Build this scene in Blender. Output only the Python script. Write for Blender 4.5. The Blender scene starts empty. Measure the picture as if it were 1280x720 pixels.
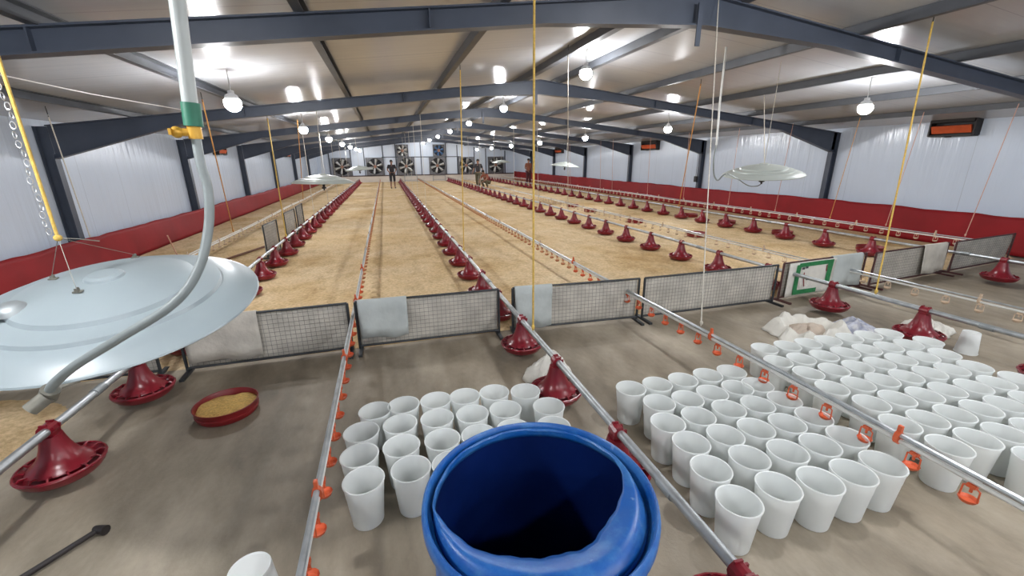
import bpy, bmesh, math, random
from mathutils import Vector, Matrix

random.seed(7)
S = bpy.context.scene
COL = S.collection
PI = math.pi

# ------------------------------------------------------------------ camera, world, exposure
CAM_H = 1.80
FOCAL_PX = 527.4
PITCH, YAW, ROLL = (math.radians(a) for a in (17.085, 16.05, -0.544))
fw = Vector((math.sin(YAW) * math.cos(PITCH), math.cos(YAW) * math.cos(PITCH), -math.sin(PITCH)))
rt = Vector((math.cos(YAW), -math.sin(YAW), 0))
up = rt.cross(fw)
r2 = math.cos(ROLL) * rt + math.sin(ROLL) * up
u2 = -math.sin(ROLL) * rt + math.cos(ROLL) * up
cam_d = bpy.data.cameras.new('camera')
cam_d.sensor_width = 36.0
cam_d.lens = FOCAL_PX / 1280 * 36.0
cam_d.clip_start = 0.02
cam = bpy.data.objects.new('camera', cam_d)
COL.objects.link(cam)
cam.matrix_world = Matrix(((r2.x, u2.x, -fw.x, 0), (r2.y, u2.y, -fw.y, 0), (r2.z, u2.z, -fw.z, CAM_H), (0, 0, 0, 1)))
S.camera = cam

W = bpy.data.worlds.new('world')
S.world = W
W.use_nodes = True
W.node_tree.nodes['Background'].inputs[0].default_value = (0.6, 0.7, 0.85, 1)
W.node_tree.nodes['Background'].inputs[1].default_value = 0.05

S.view_settings.view_transform = 'Standard'
S.view_settings.look = 'None'
S.view_settings.exposure = 0.5
S.view_settings.gamma = 1.0
S.view_settings.use_curve_mapping = False
S.cycles.use_denoising = True
S.cycles.max_bounces = 8
S.cycles.diffuse_bounces = 5
S.cycles.glossy_bounces = 3
S.cycles.transmission_bounces = 6
S.cycles.sample_clamp_indirect = 6.0
S.cycles.caustics_reflective = False
S.cycles.caustics_refractive = False

BULB = 260.0           # emission strength of one bulb
BULB_TINT = (0.97, 0.98, 1.0)

# main dimensions of the shed
XL, XR, XC = -5.0, 11.0, 3.05
Y0, Y1 = -6.0, 37.0
def zc(x):
    return 3.35 - 0.115 * abs(x - XC)

# ------------------------------------------------------------------ materials
def new_mat(name):
    m = bpy.data.materials.new(name)
    m.use_nodes = True
    nt = m.node_tree
    return m, nt, nt.nodes['Principled BSDF']

def mat(name, col, rough=0.5, metal=0.0, var=0.0, scale=8.0, bump=0.0, bscale=40.0, spec=0.5, stretch=(1, 1, 1), col2=None):
    m, nt, b = new_mat(name)
    b.inputs['Roughness'].default_value = rough
    b.inputs['Metallic'].default_value = metal
    b.inputs['Specular IOR Level'].default_value = spec
    tc = nt.nodes.new('ShaderNodeTexCoord')
    mp = nt.nodes.new('ShaderNodeMapping')
    mp.inputs['Scale'].default_value = stretch
    nt.links.new(tc.outputs['Object'], mp.inputs[0])
    no = nt.nodes.new('ShaderNodeTexNoise')
    no.inputs['Scale'].default_value = scale
    no.inputs['Detail'].default_value = 5
    nt.links.new(mp.outputs[0], no.inputs['Vector'])
    ra = nt.nodes.new('ShaderNodeValToRGB')
    c2 = col2 if col2 else tuple(max(0, c * (1 - var)) for c in col)
    ra.color_ramp.elements[0].position = 0.35
    ra.color_ramp.elements[1].position = 0.65
    ra.color_ramp.elements[0].color = (*c2, 1)
    ra.color_ramp.elements[1].color = (*col, 1)
    nt.links.new(no.outputs['Fac'], ra.inputs[0])
    nt.links.new(ra.outputs[0], b.inputs['Base Color'])
    if bump:
        n2 = nt.nodes.new('ShaderNodeTexNoise')
        n2.inputs['Scale'].default_value = bscale
        n2.inputs['Detail'].default_value = 4
        nt.links.new(mp.outputs[0], n2.inputs['Vector'])
        bp = nt.nodes.new('ShaderNodeBump')
        bp.inputs['Strength'].default_value = bump
        bp.inputs['Distance'].default_value = 0.02
        nt.links.new(n2.outputs['Fac'], bp.inputs['Height'])
        nt.links.new(bp.outputs[0], b.inputs['Normal'])
    return m

M = {}
M['steel_frame'] = mat('painted_steel', (0.055, 0.068, 0.098), 0.45, 0.0, 0.2, 3)
M['purlin'] = mat('purlin_steel', (0.085, 0.092, 0.105), 0.5, 0.0, 0.25, 3)
M['galv'] = mat('galvanised_pipe', (0.50, 0.53, 0.55), 0.38, 0.75, 0.25, 12)
M['galv_dull'] = mat('dull_galvanised', (0.36, 0.39, 0.40), 0.5, 0.5, 0.3, 8)
M['red'] = mat('red_plastic', (0.215, 0.008, 0.018), 0.28, 0, 0.25, 6)
M['red_tray'] = mat('red_tray_plastic', (0.22, 0.012, 0.015), 0.35, 0, 0.2, 6)
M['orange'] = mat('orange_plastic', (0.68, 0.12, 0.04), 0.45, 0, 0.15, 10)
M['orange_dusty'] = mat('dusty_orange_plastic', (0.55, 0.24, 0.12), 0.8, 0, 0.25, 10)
M['pale_cup'] = mat('pale_dusty_plastic', (0.62, 0.47, 0.34), 0.8, 0, 0.2, 10)
M['white_pvc'] = mat('white_pvc', (0.72, 0.72, 0.68), 0.4, 0, 0.1, 8)
M['wire'] = mat('fence_wire', (0.22, 0.21, 0.19), 0.5, 0.2, 0.2, 20)
M['fence_frame'] = mat('fence_tube', (0.045, 0.05, 0.055), 0.5, 0.3, 0.3, 12)
M['fence_rust'] = mat('rusty_fence_tube', (0.085, 0.03, 0.03), 0.6, 0.1, 0.4, 12)
M['sack_cloth'] = mat('woven_sack_cloth', (0.64, 0.60, 0.53), 0.85, 0, 0.25, 5, 0.25, 30)
M['drape'] = mat('grey_white_drape', (0.52, 0.56, 0.55), 0.8, 0, 0.2, 4, 0.3, 14)
M['sack_white'] = mat('white_sack', (0.72, 0.70, 0.64), 0.7, 0, 0.12, 9, 0.35, 22)
M['sack_beige'] = mat('paper_liner', (0.55, 0.46, 0.38), 0.8, 0, 0.2, 7, 0.3, 20)
M['sack_print'] = mat('printed_sack', (0.62, 0.63, 0.66), 0.7, 0, 0.3, 16, 0.35, 22, col2=(0.30, 0.33, 0.46))
M['green_print'] = mat('green_sack_print', (0.02, 0.22, 0.07), 0.6, 0, 0.3, 30)
M['dark_print'] = mat('dark_sack_print', (0.05, 0.05, 0.06), 0.6)
M['maroon_print'] = mat('maroon_sack_print', (0.25, 0.05, 0.05), 0.6)
M['tarp'] = mat('red_tarp', (0.27, 0.010, 0.014), 0.6, 0, 0.22, 1.6, 0.15, 5, spec=0.25)
M['brooder'] = mat('brooder_enamel', (0.285, 0.335, 0.355), 0.34, 0.0, 0.08, 3)
M['brooder_pale'] = mat('pale_brooder_enamel', (0.46, 0.50, 0.47), 0.35, 0.0, 0.1, 3)
M['black_iron'] = mat('black_iron', (0.015, 0.015, 0.017), 0.5)
M['hose'] = mat('grey_hose', (0.24, 0.27, 0.27), 0.4, 0.1, 0.15, 12)
M['pvc_grey'] = mat('grey_pvc_pipe', (0.42, 0.45, 0.44), 0.4, 0, 0.12, 6)
M['green_tape'] = mat('green_coupling', (0.02, 0.17, 0.10), 0.5, 0, 0.2, 20)
M['brass'] = mat('yellow_valve', (0.62, 0.34, 0.04), 0.4, 0.3, 0.2, 15)
M['fitting'] = mat('hose_fitting', (0.28, 0.27, 0.23), 0.45, 0.5, 0.3, 20)
M['rope'] = mat('yellow_rope', (0.68, 0.45, 0.10), 0.8, 0, 0.25, 60)
M['rope_orange'] = mat('orange_rope', (0.72, 0.36, 0.10), 0.8, 0, 0.25, 60)
M['cord'] = mat('white_cord', (0.62, 0.58, 0.50), 0.8, 0, 0.2, 60)
M['cord_pink'] = mat('pinkish_cord', (0.62, 0.36, 0.28), 0.8, 0, 0.2, 60)
M['chain'] = mat('chain_steel', (0.62, 0.64, 0.66), 0.3, 0.8)
M['feed'] = mat('yellow_feed', (0.72, 0.46, 0.14), 0.95, 0, 0.3, 60, 0.6, 120)
M['socket'] = mat('lamp_socket', (0.55, 0.55, 0.55), 0.5)
M['vent_black'] = mat('vent_black', (0.016, 0.012, 0.012), 0.5)
M['vent_orange'] = mat('vent_orange', (0.62, 0.10, 0.03), 0.45, 0, 0.2, 10)
M['fan_frame'] = mat('fan_housing', (0.15, 0.15, 0.16), 0.45, 0.4, 0.3, 6)
M['fan_dark'] = mat('fan_shutter', (0.045, 0.045, 0.05), 0.55, 0.2, 0.4, 4)
M['fan_blade'] = mat('fan_blade', (0.52, 0.52, 0.51), 0.35, 0.5, 0.2, 5)
M['fan_hub'] = mat('fan_hub', (0.30, 0.15, 0.10), 0.5)
M['fan_blue'] = mat('blue_fan_blade', (0.05, 0.12, 0.25), 0.4)
M['plinth'] = mat('plinth_paint', (0.66, 0.60, 0.54), 0.7, 0, 0.15, 1.2)
M['plinth_cap'] = mat('plinth_cap', (0.06, 0.03, 0.035), 0.6)
M['skin'] = mat('skin', (0.26, 0.13, 0.085), 0.6)
M['hair'] = mat('hair', (0.012, 0.010, 0.010), 0.6)
M['shirt_dark'] = mat('dark_shirt', (0.022, 0.020, 0.024), 0.8)
M['trouser_dark'] = mat('dark_trousers', (0.014, 0.014, 0.02), 0.8)
M['trouser_olive'] = mat('olive_trousers', (0.10, 0.09, 0.055), 0.8)
M['shirt_rust'] = mat('rust_shirt', (0.27, 0.075, 0.045), 0.8)
M['shirt_orange'] = mat('brown_orange_shirt', (0.28, 0.10, 0.06), 0.8)
M['trouser_maroon'] = mat('maroon_trousers', (0.07, 0.015, 0.02), 0.8)
M['tool'] = mat('dark_tool', (0.035, 0.030, 0.030), 0.5, 0.3)
M['wood'] = mat('brown_wood', (0.14, 0.06, 0.035), 0.7)

# bucket plastic: slightly translucent white
def bucket_mat(name, col):
    m, nt, b = new_mat(name)
    b.inputs['Base Color'].default_value = (*col, 1)
    b.inputs['Roughness'].default_value = 0.42
    tr = nt.nodes.new('ShaderNodeBsdfTranslucent')
    tr.inputs[0].default_value = (*col, 1)
    mx = nt.nodes.new('ShaderNodeMixShader')
    mx.inputs[0].default_value = 0.30
    nt.links.new(b.outputs[0], mx.inputs[1])
    nt.links.new(tr.outputs[0], mx.inputs[2])
    nt.links.new(mx.outputs[0], nt.nodes['Material Output'].inputs[0])
    return m
M['bucket'] = bucket_mat('bucket_plastic', (0.90, 0.92, 0.91))

# blue drum with chalky scuffs
def drum_mat():
    m, nt, b = new_mat('blue_drum')
    b.inputs['Roughness'].default_value = 0.38
    tc = nt.nodes.new('ShaderNodeTexCoord')
    n1 = nt.nodes.new('ShaderNodeTexNoise'); n1.inputs['Scale'].default_value = 9; n1.inputs['Detail'].default_value = 8; n1.inputs['Roughness'].default_value = 0.75
    n2 = nt.nodes.new('ShaderNodeTexNoise'); n2.inputs['Scale'].default_value = 55; n2.inputs['Detail'].default_value = 4
    mp = nt.nodes.new('ShaderNodeMapping'); mp.inputs['Scale'].default_value = (1, 1, 0.35)
    nt.links.new(tc.outputs['Object'], n1.inputs['Vector'])
    nt.links.new(tc.outputs['Object'], mp.inputs[0]); nt.links.new(mp.outputs[0], n2.inputs['Vector'])
    ra = nt.nodes.new('ShaderNodeValToRGB')
    ra.color_ramp.elements[0].position = 0.46; ra.color_ramp.elements[0].color = (0.005, 0.085, 0.34, 1)
    ra.color_ramp.elements[1].position = 0.74; ra.color_ramp.elements[1].color = (0.05, 0.19, 0.44, 1)
    nt.links.new(n1.outputs['Fac'], ra.inputs[0])
    r3 = nt.nodes.new('ShaderNodeValToRGB')
    r3.color_ramp.elements[0].position = 0.66; r3.color_ramp.elements[0].color = (0, 0, 0, 1)
    r3.color_ramp.elements[1].position = 0.76; r3.color_ramp.elements[1].color = (0.45, 0.45, 0.45, 1)
    nt.links.new(n2.outputs['Fac'], r3.inputs[0])
    mx = nt.nodes.new('ShaderNodeMixRGB'); mx.inputs[2].default_value = (0.30, 0.40, 0.55, 1)
    nt.links.new(r3.outputs[0], mx.inputs[0]); nt.links.new(ra.outputs[0], mx.inputs[1])
    nt.links.new(mx.outputs[0], b.inputs['Base Color'])
    return m
M['drum'] = drum_mat()
M['drum_in_shaded'] = mat('drum_inside_shaded', (0.002, 0.012, 0.085), 0.35, 0, 0.3, 4)  # same blue plastic; the shade inside the drum is put into its colour

def emit_mat(name, col, s):
    m, nt, b = new_mat(name)
    b.inputs['Base Color'].default_value = (1, 1, 1, 1)
    b.inputs['Emission Color'].default_value = (*col, 1)
    b.inputs['Emission Strength'].default_value = s
    return m
M['bulb'] = emit_mat('glowing_bulb', BULB_TINT, BULB)

# glossy ribbed white wall panels / ceiling panels
def panel_mat(name, col, rough, axis, pitch, bump, var=0.06, wavy=0.0):
    m, nt, b = new_mat(name)
    b.inputs['Roughness'].default_value = rough
    tc = nt.nodes.new('ShaderNodeTexCoord')
    no = nt.nodes.new('ShaderNodeTexNoise'); no.inputs['Scale'].default_value = 0.7; no.inputs['Detail'].default_value = 6
    nt.links.new(tc.outputs['Object'], no.inputs['Vector'])
    ra = nt.nodes.new('ShaderNodeValToRGB')
    ra.color_ramp.elements[0].color = (*[c * (1 - var) for c in col], 1)
    ra.color_ramp.elements[1].color = (*col, 1)
    ra.color_ramp.elements[0].position = 0.3; ra.color_ramp.elements[1].position = 0.6
    nt.links.new(no.outputs['Fac'], ra.inputs[0])
    sx = nt.nodes.new('ShaderNodeSeparateXYZ'); nt.links.new(tc.outputs['Object'], sx.inputs[0])
    mu = nt.nodes.new('ShaderNodeMath'); mu.operation = 'MULTIPLY'; mu.inputs[1].default_value = 1.0 / pitch
    nt.links.new(sx.outputs[axis], mu.inputs[0])
    fr = nt.nodes.new('ShaderNodeMath'); fr.operation = 'FRACT'; nt.links.new(mu.outputs[0], fr.inputs[0])
    lt = nt.nodes.new('ShaderNodeMath'); lt.operation = 'LESS_THAN'; lt.inputs[1].default_value = 0.012 / pitch
    nt.links.new(fr.outputs[0], lt.inputs[0])
    mx = nt.nodes.new('ShaderNodeMixRGB'); mx.inputs[2].default_value = (*[c * 0.78 for c in col], 1)
    nt.links.new(lt.outputs[0], mx.inputs[0]); nt.links.new(ra.outputs[0], mx.inputs[1])
    nt.links.new(mx.outputs[0], b.inputs['Base Color'])
    wv = nt.nodes.new('ShaderNodeTexNoise'); wv.inputs['Scale'].default_value = 5.0; wv.inputs['Detail'].default_value = 2
    mp = nt.nodes.new('ShaderNodeMapping')
    sc = [0.15, 0.15, 0.15]; sc[axis] = 2.4
    mp.inputs['Scale'].default_value = sc
    nt.links.new(tc.outputs['Object'], mp.inputs[0]); nt.links.new(mp.outputs[0], wv.inputs['Vector'])
    bp = nt.nodes.new('ShaderNodeBump'); bp.inputs['Strength'].default_value = bump; bp.inputs['Distance'].default_value = 0.03
    nt.links.new(wv.outputs['Fac'], bp.inputs['Height']); nt.links.new(bp.outputs[0], b.inputs['Normal'])
    return m
M['wall'] = panel_mat('white_wall_panels', (0.60, 0.68, 0.80), 0.18, 1, 1.15, 0.45)
M['wall_end'] = panel_mat('white_end_panels', (0.60, 0.67, 0.77), 0.35, 0, 1.15, 0.2)
M['ceiling'] = panel_mat('ceiling_panels', (0.49, 0.505, 0.53), 0.20, 1, 1.0, 0.07, 0.10)

def concrete_mat():
    m, nt, b = new_mat('stained_concrete')
    tc = nt.nodes.new('ShaderNodeTexCoord')
    n1 = nt.nodes.new('ShaderNodeTexNoise'); n1.inputs['Scale'].default_value = 0.9; n1.inputs['Detail'].default_value = 7; n1.inputs['Roughness'].default_value = 0.62
    n2 = nt.nodes.new('ShaderNodeTexNoise'); n2.inputs['Scale'].default_value = 3.5; n2.inputs['Detail'].default_value = 8; n2.inputs['Roughness'].default_value = 0.7
    mp = nt.nodes.new('ShaderNodeMapping'); mp.inputs['Scale'].default_value = (1.0, 0.45, 1)
    nt.links.new(tc.outputs['Object'], mp.inputs[0])
    nt.links.new(mp.outputs[0], n1.inputs['Vector']); nt.links.new(mp.outputs[0], n2.inputs['Vector'])
    ra = nt.nodes.new('ShaderNodeValToRGB')
    e = ra.color_ramp.elements
    e[0].position = 0.30; e[0].color = (0.140, 0.110, 0.074, 1)
    e[1].position = 0.68; e[1].color = (0.47, 0.415, 0.335, 1)
    k = e.new(0.47); k.color = (0.29, 0.245, 0.185, 1)
    nt.links.new(n1.outputs['Fac'], ra.inputs[0])
    r2_ = nt.nodes.new('ShaderNodeValToRGB')
    r2_.color_ramp.elements[0].position = 0.3; r2_.color_ramp.elements[0].color = (0.66, 0.65, 0.63, 1)
    r2_.color_ramp.elements[1].position = 0.65; r2_.color_ramp.elements[1].color = (1.08, 1.07, 1.05, 1)
    nt.links.new(n2.outputs['Fac'], r2_.inputs[0])
    mx = nt.nodes.new('ShaderNodeMixRGB'); mx.blend_type = 'MULTIPLY'; mx.inputs[0].default_value = 1
    nt.links.new(ra.outputs[0], mx.inputs[1]); nt.links.new(r2_.outputs[0], mx.inputs[2])
    nt.links.new(mx.outputs[0], b.inputs['Base Color'])
    b.inputs['Roughness'].default_value = 0.62
    n3 = nt.nodes.new('ShaderNodeTexNoise'); n3.inputs['Scale'].default_value = 60; n3.inputs['Detail'].default_value = 3
    nt.links.new(tc.outputs['Object'], n3.inputs['Vector'])
    bp = nt.nodes.new('ShaderNodeBump'); bp.inputs['Strength'].default_value = 0.12; bp.inputs['Distance'].default_value = 0.01
    nt.links.new(n3.outputs['Fac'], bp.inputs['Height']); nt.links.new(bp.outputs[0], b.inputs['Normal'])
    return m
M['concrete'] = concrete_mat()

def litter_mat():
    m, nt, b = new_mat('rice_husk_litter')
    b.inputs['Roughness'].default_value = 0.95
    b.inputs['Specular IOR Level'].default_value = 0.15
    tc = nt.nodes.new('ShaderNodeTexCoord')
    n1 = nt.nodes.new('ShaderNodeTexNoise'); n1.inputs['Scale'].default_value = 0.55; n1.inputs['Detail'].default_value = 8; n1.inputs['Roughness'].default_value = 0.65
    n2 = nt.nodes.new('ShaderNodeTexNoise'); n2.inputs['Scale'].default_value = 26; n2.inputs['Detail'].default_value = 6; n2.inputs['Roughness'].default_value = 0.7
    nt.links.new(tc.outputs['Object'], n1.inputs['Vector']); nt.links.new(tc.outputs['Object'], n2.inputs['Vector'])
    ra = nt.nodes.new('ShaderNodeValToRGB')
    e = ra.color_ramp.elements
    e[0].position = 0.30; e[0].color = (0.50, 0.335, 0.155, 1)
    e[1].position = 0.66; e[1].color = (0.74, 0.60, 0.41, 1)
    k = e.new(0.48); k.color = (0.66, 0.50, 0.30, 1)
    nt.links.new(n1.outputs['Fac'], ra.inputs[0])
    r2_ = nt.nodes.new('ShaderNodeValToRGB')
    r2_.color_ramp.elements[0].position = 0.33; r2_.color_ramp.elements[0].color = (0.70, 0.66, 0.60, 1)
    r2_.color_ramp.elements[1].position = 0.6; r2_.color_ramp.elements[1].color = (1.05, 1.04, 1.02, 1)
    nt.links.new(n2.outputs['Fac'], r2_.inputs[0])
    mx = nt.nodes.new('ShaderNodeMixRGB'); mx.blend_type = 'MULTIPLY'; mx.inputs[0].default_value = 1
    nt.links.new(ra.outputs[0], mx.inputs[1]); nt.links.new(r2_.outputs[0], mx.inputs[2])
    nt.links.new(mx.outputs[0], b.inputs['Base Color'])
    n4 = nt.nodes.new('ShaderNodeTexNoise'); n4.inputs['Scale'].default_value = 2.6; n4.inputs['Detail'].default_value = 6; n4.inputs['Roughness'].default_value = 0.7
    m4 = nt.nodes.new('ShaderNodeMapping'); m4.inputs['Scale'].default_value = (1.6, 0.8, 1)
    nt.links.new(tc.outputs['Object'], m4.inputs[0]); nt.links.new(m4.outputs[0], n4.inputs['Vector'])
    r4 = nt.nodes.new('ShaderNodeValToRGB')
    r4.color_ramp.elements[0].position = 0.34; r4.color_ramp.elements[0].color = (0.83, 0.80, 0.75, 1)
    r4.color_ramp.elements[1].position = 0.52; r4.color_ramp.elements[1].color = (1.04, 1.04, 1.04, 1)
    nt.links.new(n4.outputs['Fac'], r4.inputs[0])
    mx4 = nt.nodes.new('ShaderNodeMixRGB'); mx4.blend_type = 'MULTIPLY'; mx4.inputs[0].default_value = 1
    nt.links.new(mx.outputs[0], mx4.inputs[1]); nt.links.new(r4.outputs[0], mx4.inputs[2])
    nt.links.new(mx4.outputs[0], b.inputs['Base Color'])
    bp = nt.nodes.new('ShaderNodeBump'); bp.inputs['Strength'].default_value = 0.5; bp.inputs['Distance'].default_value = 0.02
    nt.links.new(n2.outputs['Fac'], bp.inputs['Height']); nt.links.new(bp.outputs[0], b.inputs['Normal'])
    return m
M['litter'] = litter_mat()

# ------------------------------------------------------------------ mesh helpers
class MB:
    def __init__(self):
        self.v = []; self.f = []
    def add(self, vs, fs):
        n = len(self.v)
        self.v += [tuple(v) for v in vs]
        self.f += [tuple(i + n for i in f) for f in fs]
        return self
    def box(self, c, s, rot=None):
        hx, hy, hz = (d / 2 for d in s)
        vs = [Vector((x, y, z)) for x in (-hx, hx) for y in (-hy, hy) for z in (-hz, hz)]
        if rot is not None:
            vs = [rot @ v for v in vs]
        vs = [v + Vector(c) for v in vs]
        return self.add(vs, [(0, 1, 3, 2), (4, 6, 7, 5), (0, 4, 5, 1), (2, 3, 7, 6), (0, 2, 6, 4), (1, 5, 7, 3)])
    def prism(self, poly, axis, a, b):
        # poly: list of 2D points in the other two axes, extruded along axis from a to b
        def P(p, t):
            l = list(p); l.insert(axis, t); return tuple(l)
        n = len(poly)
        vs = [P(p, a) for p in poly] + [P(p, b) for p in poly]
        fs = [tuple(range(n))[::-1], tuple(range(n, 2 * n))]
        fs += [(i, (i + 1) % n, (i + 1) % n + n, i + n) for i in range(n)]
        return self.add(vs, fs)
    def tube(self, pts, r, seg=10, caps=True):
        pts = [Vector(p) for p in pts]
        rs = r if isinstance(r, (list, tuple)) else [r] * len(pts)
        n = len(pts); vs = []; fs = []
        t0 = (pts[1] - pts[0]).normalized()
        ref = Vector((0, 0, 1)) if abs(t0.z) < 0.9 else Vector((1, 0, 0))
        nx = t0.cross(ref).normalized()
        for i in range(n):
            if i == 0: t = pts[1] - pts[0]
            elif i == n - 1: t = pts[-1] - pts[-2]
            else: t = (pts[i + 1] - pts[i]).normalized() + (pts[i] - pts[i - 1]).normalized()
            t.normalize()
            nx = (nx - t * nx.dot(t)).normalized()
            ny = t.cross(nx)
            for k in range(seg):
                a = 2 * PI * k / seg
                vs.append(pts[i] + rs[i] * (math.cos(a) * nx + math.sin(a) * ny))
        for i in range(n - 1):
            for k in range(seg):
                k2 = (k + 1) % seg
                fs.append((i * seg + k, i * seg + k2, (i + 1) * seg + k2, (i + 1) * seg + k))
        if caps:
            fs.append(tuple(range(seg))[::-1]); fs.append(tuple((n - 1) * seg + k for k in range(seg)))
        return self.add(vs, fs)
    def lathe(self, prof, seg=24, c=(0, 0, 0), a0=0.0):
        vs = []; fs = []; n = len(prof)
        for (r, z) in prof:
            for k in range(seg):
                a = a0 + 2 * PI * k / seg
                vs.append((c[0] + r * math.cos(a), c[1] + r * math.sin(a), c[2] + z))
        for i in range(n - 1):
            for k in range(seg):
                k2 = (k + 1) % seg
                fs.append((i * seg + k, i * seg + k2, (i + 1) * seg + k2, (i + 1) * seg + k))
        return self.add(vs, fs)
    def ring(self, R, r, z=0, seg=32, s2=8, c=(0, 0)):
        prof = [(R + r * math.cos(2 * PI * k / s2), z + r * math.sin(2 * PI * k / s2)) for k in range(s2 + 1)]
        return self.lathe(prof, seg, (c[0], c[1], 0))
    def sphere(self, c, r, seg=12, rings=8, sq=(1, 1, 1)):
        prof = []
        vs = []; fs = []
        for i in range(rings + 1):
            th = PI * i / rings
            for k in range(seg):
                a = 2 * PI * k / seg
                vs.append((c[0] + sq[0] * r * math.sin(th) * math.cos(a), c[1] + sq[1] * r * math.sin(th) * math.sin(a), c[2] + sq[2] * r * math.cos(th)))
        for i in range(rings):
            for k in range(seg):
                k2 = (k + 1) % seg
                fs.append((i * seg + k, (i + 1) * seg + k, (i + 1) * seg + k2, i * seg + k2))
        return self.add(vs, fs)
    def mesh(self, name, m, smooth=True, angle=40):
        me = bpy.data.meshes.new(name)
        me.from_pydata(self.v, [], self.f)
        bm = bmesh.new(); bm.from_mesh(me)
        bmesh.ops.remove_doubles(bm, verts=bm.verts, dist=1e-6)
        bmesh.ops.dissolve_degenerate(bm, edges=bm.edges, dist=1e-7)
        bmesh.ops.recalc_face_normals(bm, faces=bm.faces)
        if smooth:
            lim = math.radians(angle)
            for f in bm.faces: f.smooth = True
            for e in bm.edges:
                if len(e.link_faces) == 2 and e.calc_face_angle(0) > lim: e.smooth = False
        bm.to_mesh(me); bm.free()
        me.materials.append(M[m] if isinstance(m, str) else m)
        return me
    def build(self, name, m, parent=None, loc=(0, 0, 0), **kw):
        o = bpy.data.objects.new(name, self.mesh(name, m, **kw))
        COL.objects.link(o); o.location = loc
        if parent is not None: o.parent = parent
        return o

def tag(o, label, cat, group=None, kind=None):
    o['label'] = label; o['category'] = cat
    if group: o['group'] = group
    if kind: o['kind'] = kind
    return o
def thing(name, label, cat, loc=(0, 0, 0), rot=(0, 0, 0), group=None):
    o = bpy.data.objects.new(name, None); COL.objects.link(o)
    o.location = loc; o.rotation_euler = rot; o.empty_display_size = 0.1
    return tag(o, label, cat, group)
def struct(o, label=None):
    o['kind'] = 'structure'
    if label: o['label'] = label
    return o
KIDS = {}
def kids(o):
    return [c for c in COL.objects if c.parent == o]
def copy_thing(src, children, label, loc, rot=None, group=None):
    # children: list of (object, [grandchildren])
    r = src.copy(); COL.objects.link(r); r.location = loc
    if rot is not None: r.rotation_euler = rot
    r['label'] = label
    if group: r['group'] = group
    for ch, gs in children:
        c = ch.copy(); COL.objects.link(c); c.parent = r
        for g in gs:
            d = g.copy(); COL.objects.link(d); d.parent = c
    return r
def tree(src):
    return [(c, kids(c)) for c in kids(src)]
ONES = ['', 'first', 'second', 'third', 'fourth', 'fifth', 'sixth', 'seventh', 'eighth', 'ninth', 'tenth', 'eleventh', 'twelfth', 'thirteenth',
        'fourteenth', 'fifteenth', 'sixteenth', 'seventeenth', 'eighteenth', 'nineteenth']
def nth(n):
    if n < 20: return ONES[n]
    t = {2: 'twent', 3: 'thirt', 4: 'fort'}[n // 10]
    return t + 'ieth' if n % 10 == 0 else t + 'y-' + ONES[n % 10]

# ------------------------------------------------------------------ room shell
def plane_grid(x0, x1, y0, y1, nx, ny, zf):
    b = MB()
    vs = [(x0 + (x1 - x0) * i / nx, y0 + (y1 - y0) * j / ny) for j in range(ny + 1) for i in range(nx + 1)]
    vs = [(x, y, zf(x, y)) for x, y in vs]
    fs = [(j * (nx + 1) + i, j * (nx + 1) + i + 1, (j + 1) * (nx + 1) + i + 1, (j + 1) * (nx + 1) + i) for j in range(ny) for i in range(nx)]
    return b.add(vs, fs)

struct(MB().box(((XL + XR) / 2, (Y0 + Y1) / 2, -0.05), (XR - XL + 0.4, Y1 - Y0 + 0.4, 0.1)).build('floor', 'concrete', smooth=False))
struct(MB().box((XL - 0.05, (Y0 + Y1) / 2, 1.25), (0.1, Y1 - Y0 + 0.2, 2.5)).build('wall_left', 'wall', smooth=False))
struct(MB().box((XR + 0.05, (Y0 + Y1) / 2, 1.25), (0.1, Y1 - Y0 + 0.2, 2.5)).build('wall_right', 'wall', smooth=False))
gable = [(XL - .1, 0), (XR + .1, 0), (XR + .1, zc(XR + .1)), (XC, zc(XC)), (XL - .1, zc(XL - .1))]
struct(MB().prism(gable, 1, Y1, Y1 + 0.1).build('wall_end', 'wall_end', smooth=False))
struct(MB().prism(gable, 1, Y0 - 0.1, Y0).build('wall_behind', 'wall_end', smooth=False))
xa, xb = XL - 0.1, XR + 0.1
roof = [(xa, zc(xa)), (XC, zc(XC)), (xb, zc(xb)), (xb, zc(xb) + 0.08), (XC, zc(XC) + 0.08), (xa, zc(xa) + 0.08)]
cl = MB()
cl.prism([roof[0], roof[1], roof[4], roof[5]], 1, Y0 - 0.1, Y1 + 0.1)
cl.prism([roof[1], roof[2], roof[3], roof[4]], 1, Y0 - 0.1, Y1 + 0.1)
struct(cl.build('ceiling', 'ceiling', smooth=False))

# end wall plinth with dark cap, mullions and rails
struct(MB().box((XC, Y1 - 0.06, 0.26), (15.8, 0.12, 0.52)).build('trim_1', 'plinth', smooth=False), 'low pale plinth along the far end wall')
struct(MB().box((XC, Y1 - 0.075, 0.555), (15.8, 0.15, 0.07)).build('trim_2', 'plinth_cap', smooth=False), 'dark cap on the far plinth')
tn = 3
for x in (-4.1, -2.5, -1.5, -0.05, 0.95, 2.95, 5.0, 5.95, 7.4, 8.4, 10.1):
    struct(MB().box((x, Y1 - 0.03, (0.59 + zc(x) - 0.1) / 2), (0.07, 0.06, zc(x) - 0.1 - 0.59)).build('trim_%d' % tn, 'steel_frame', smooth=False)); tn += 1
struct(MB().box((XC, Y1 - 0.035, 1.98), (6.4, 0.05, 0.06)).build('trim_%d' % tn, 'steel_frame', smooth=False)); tn += 1

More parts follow.
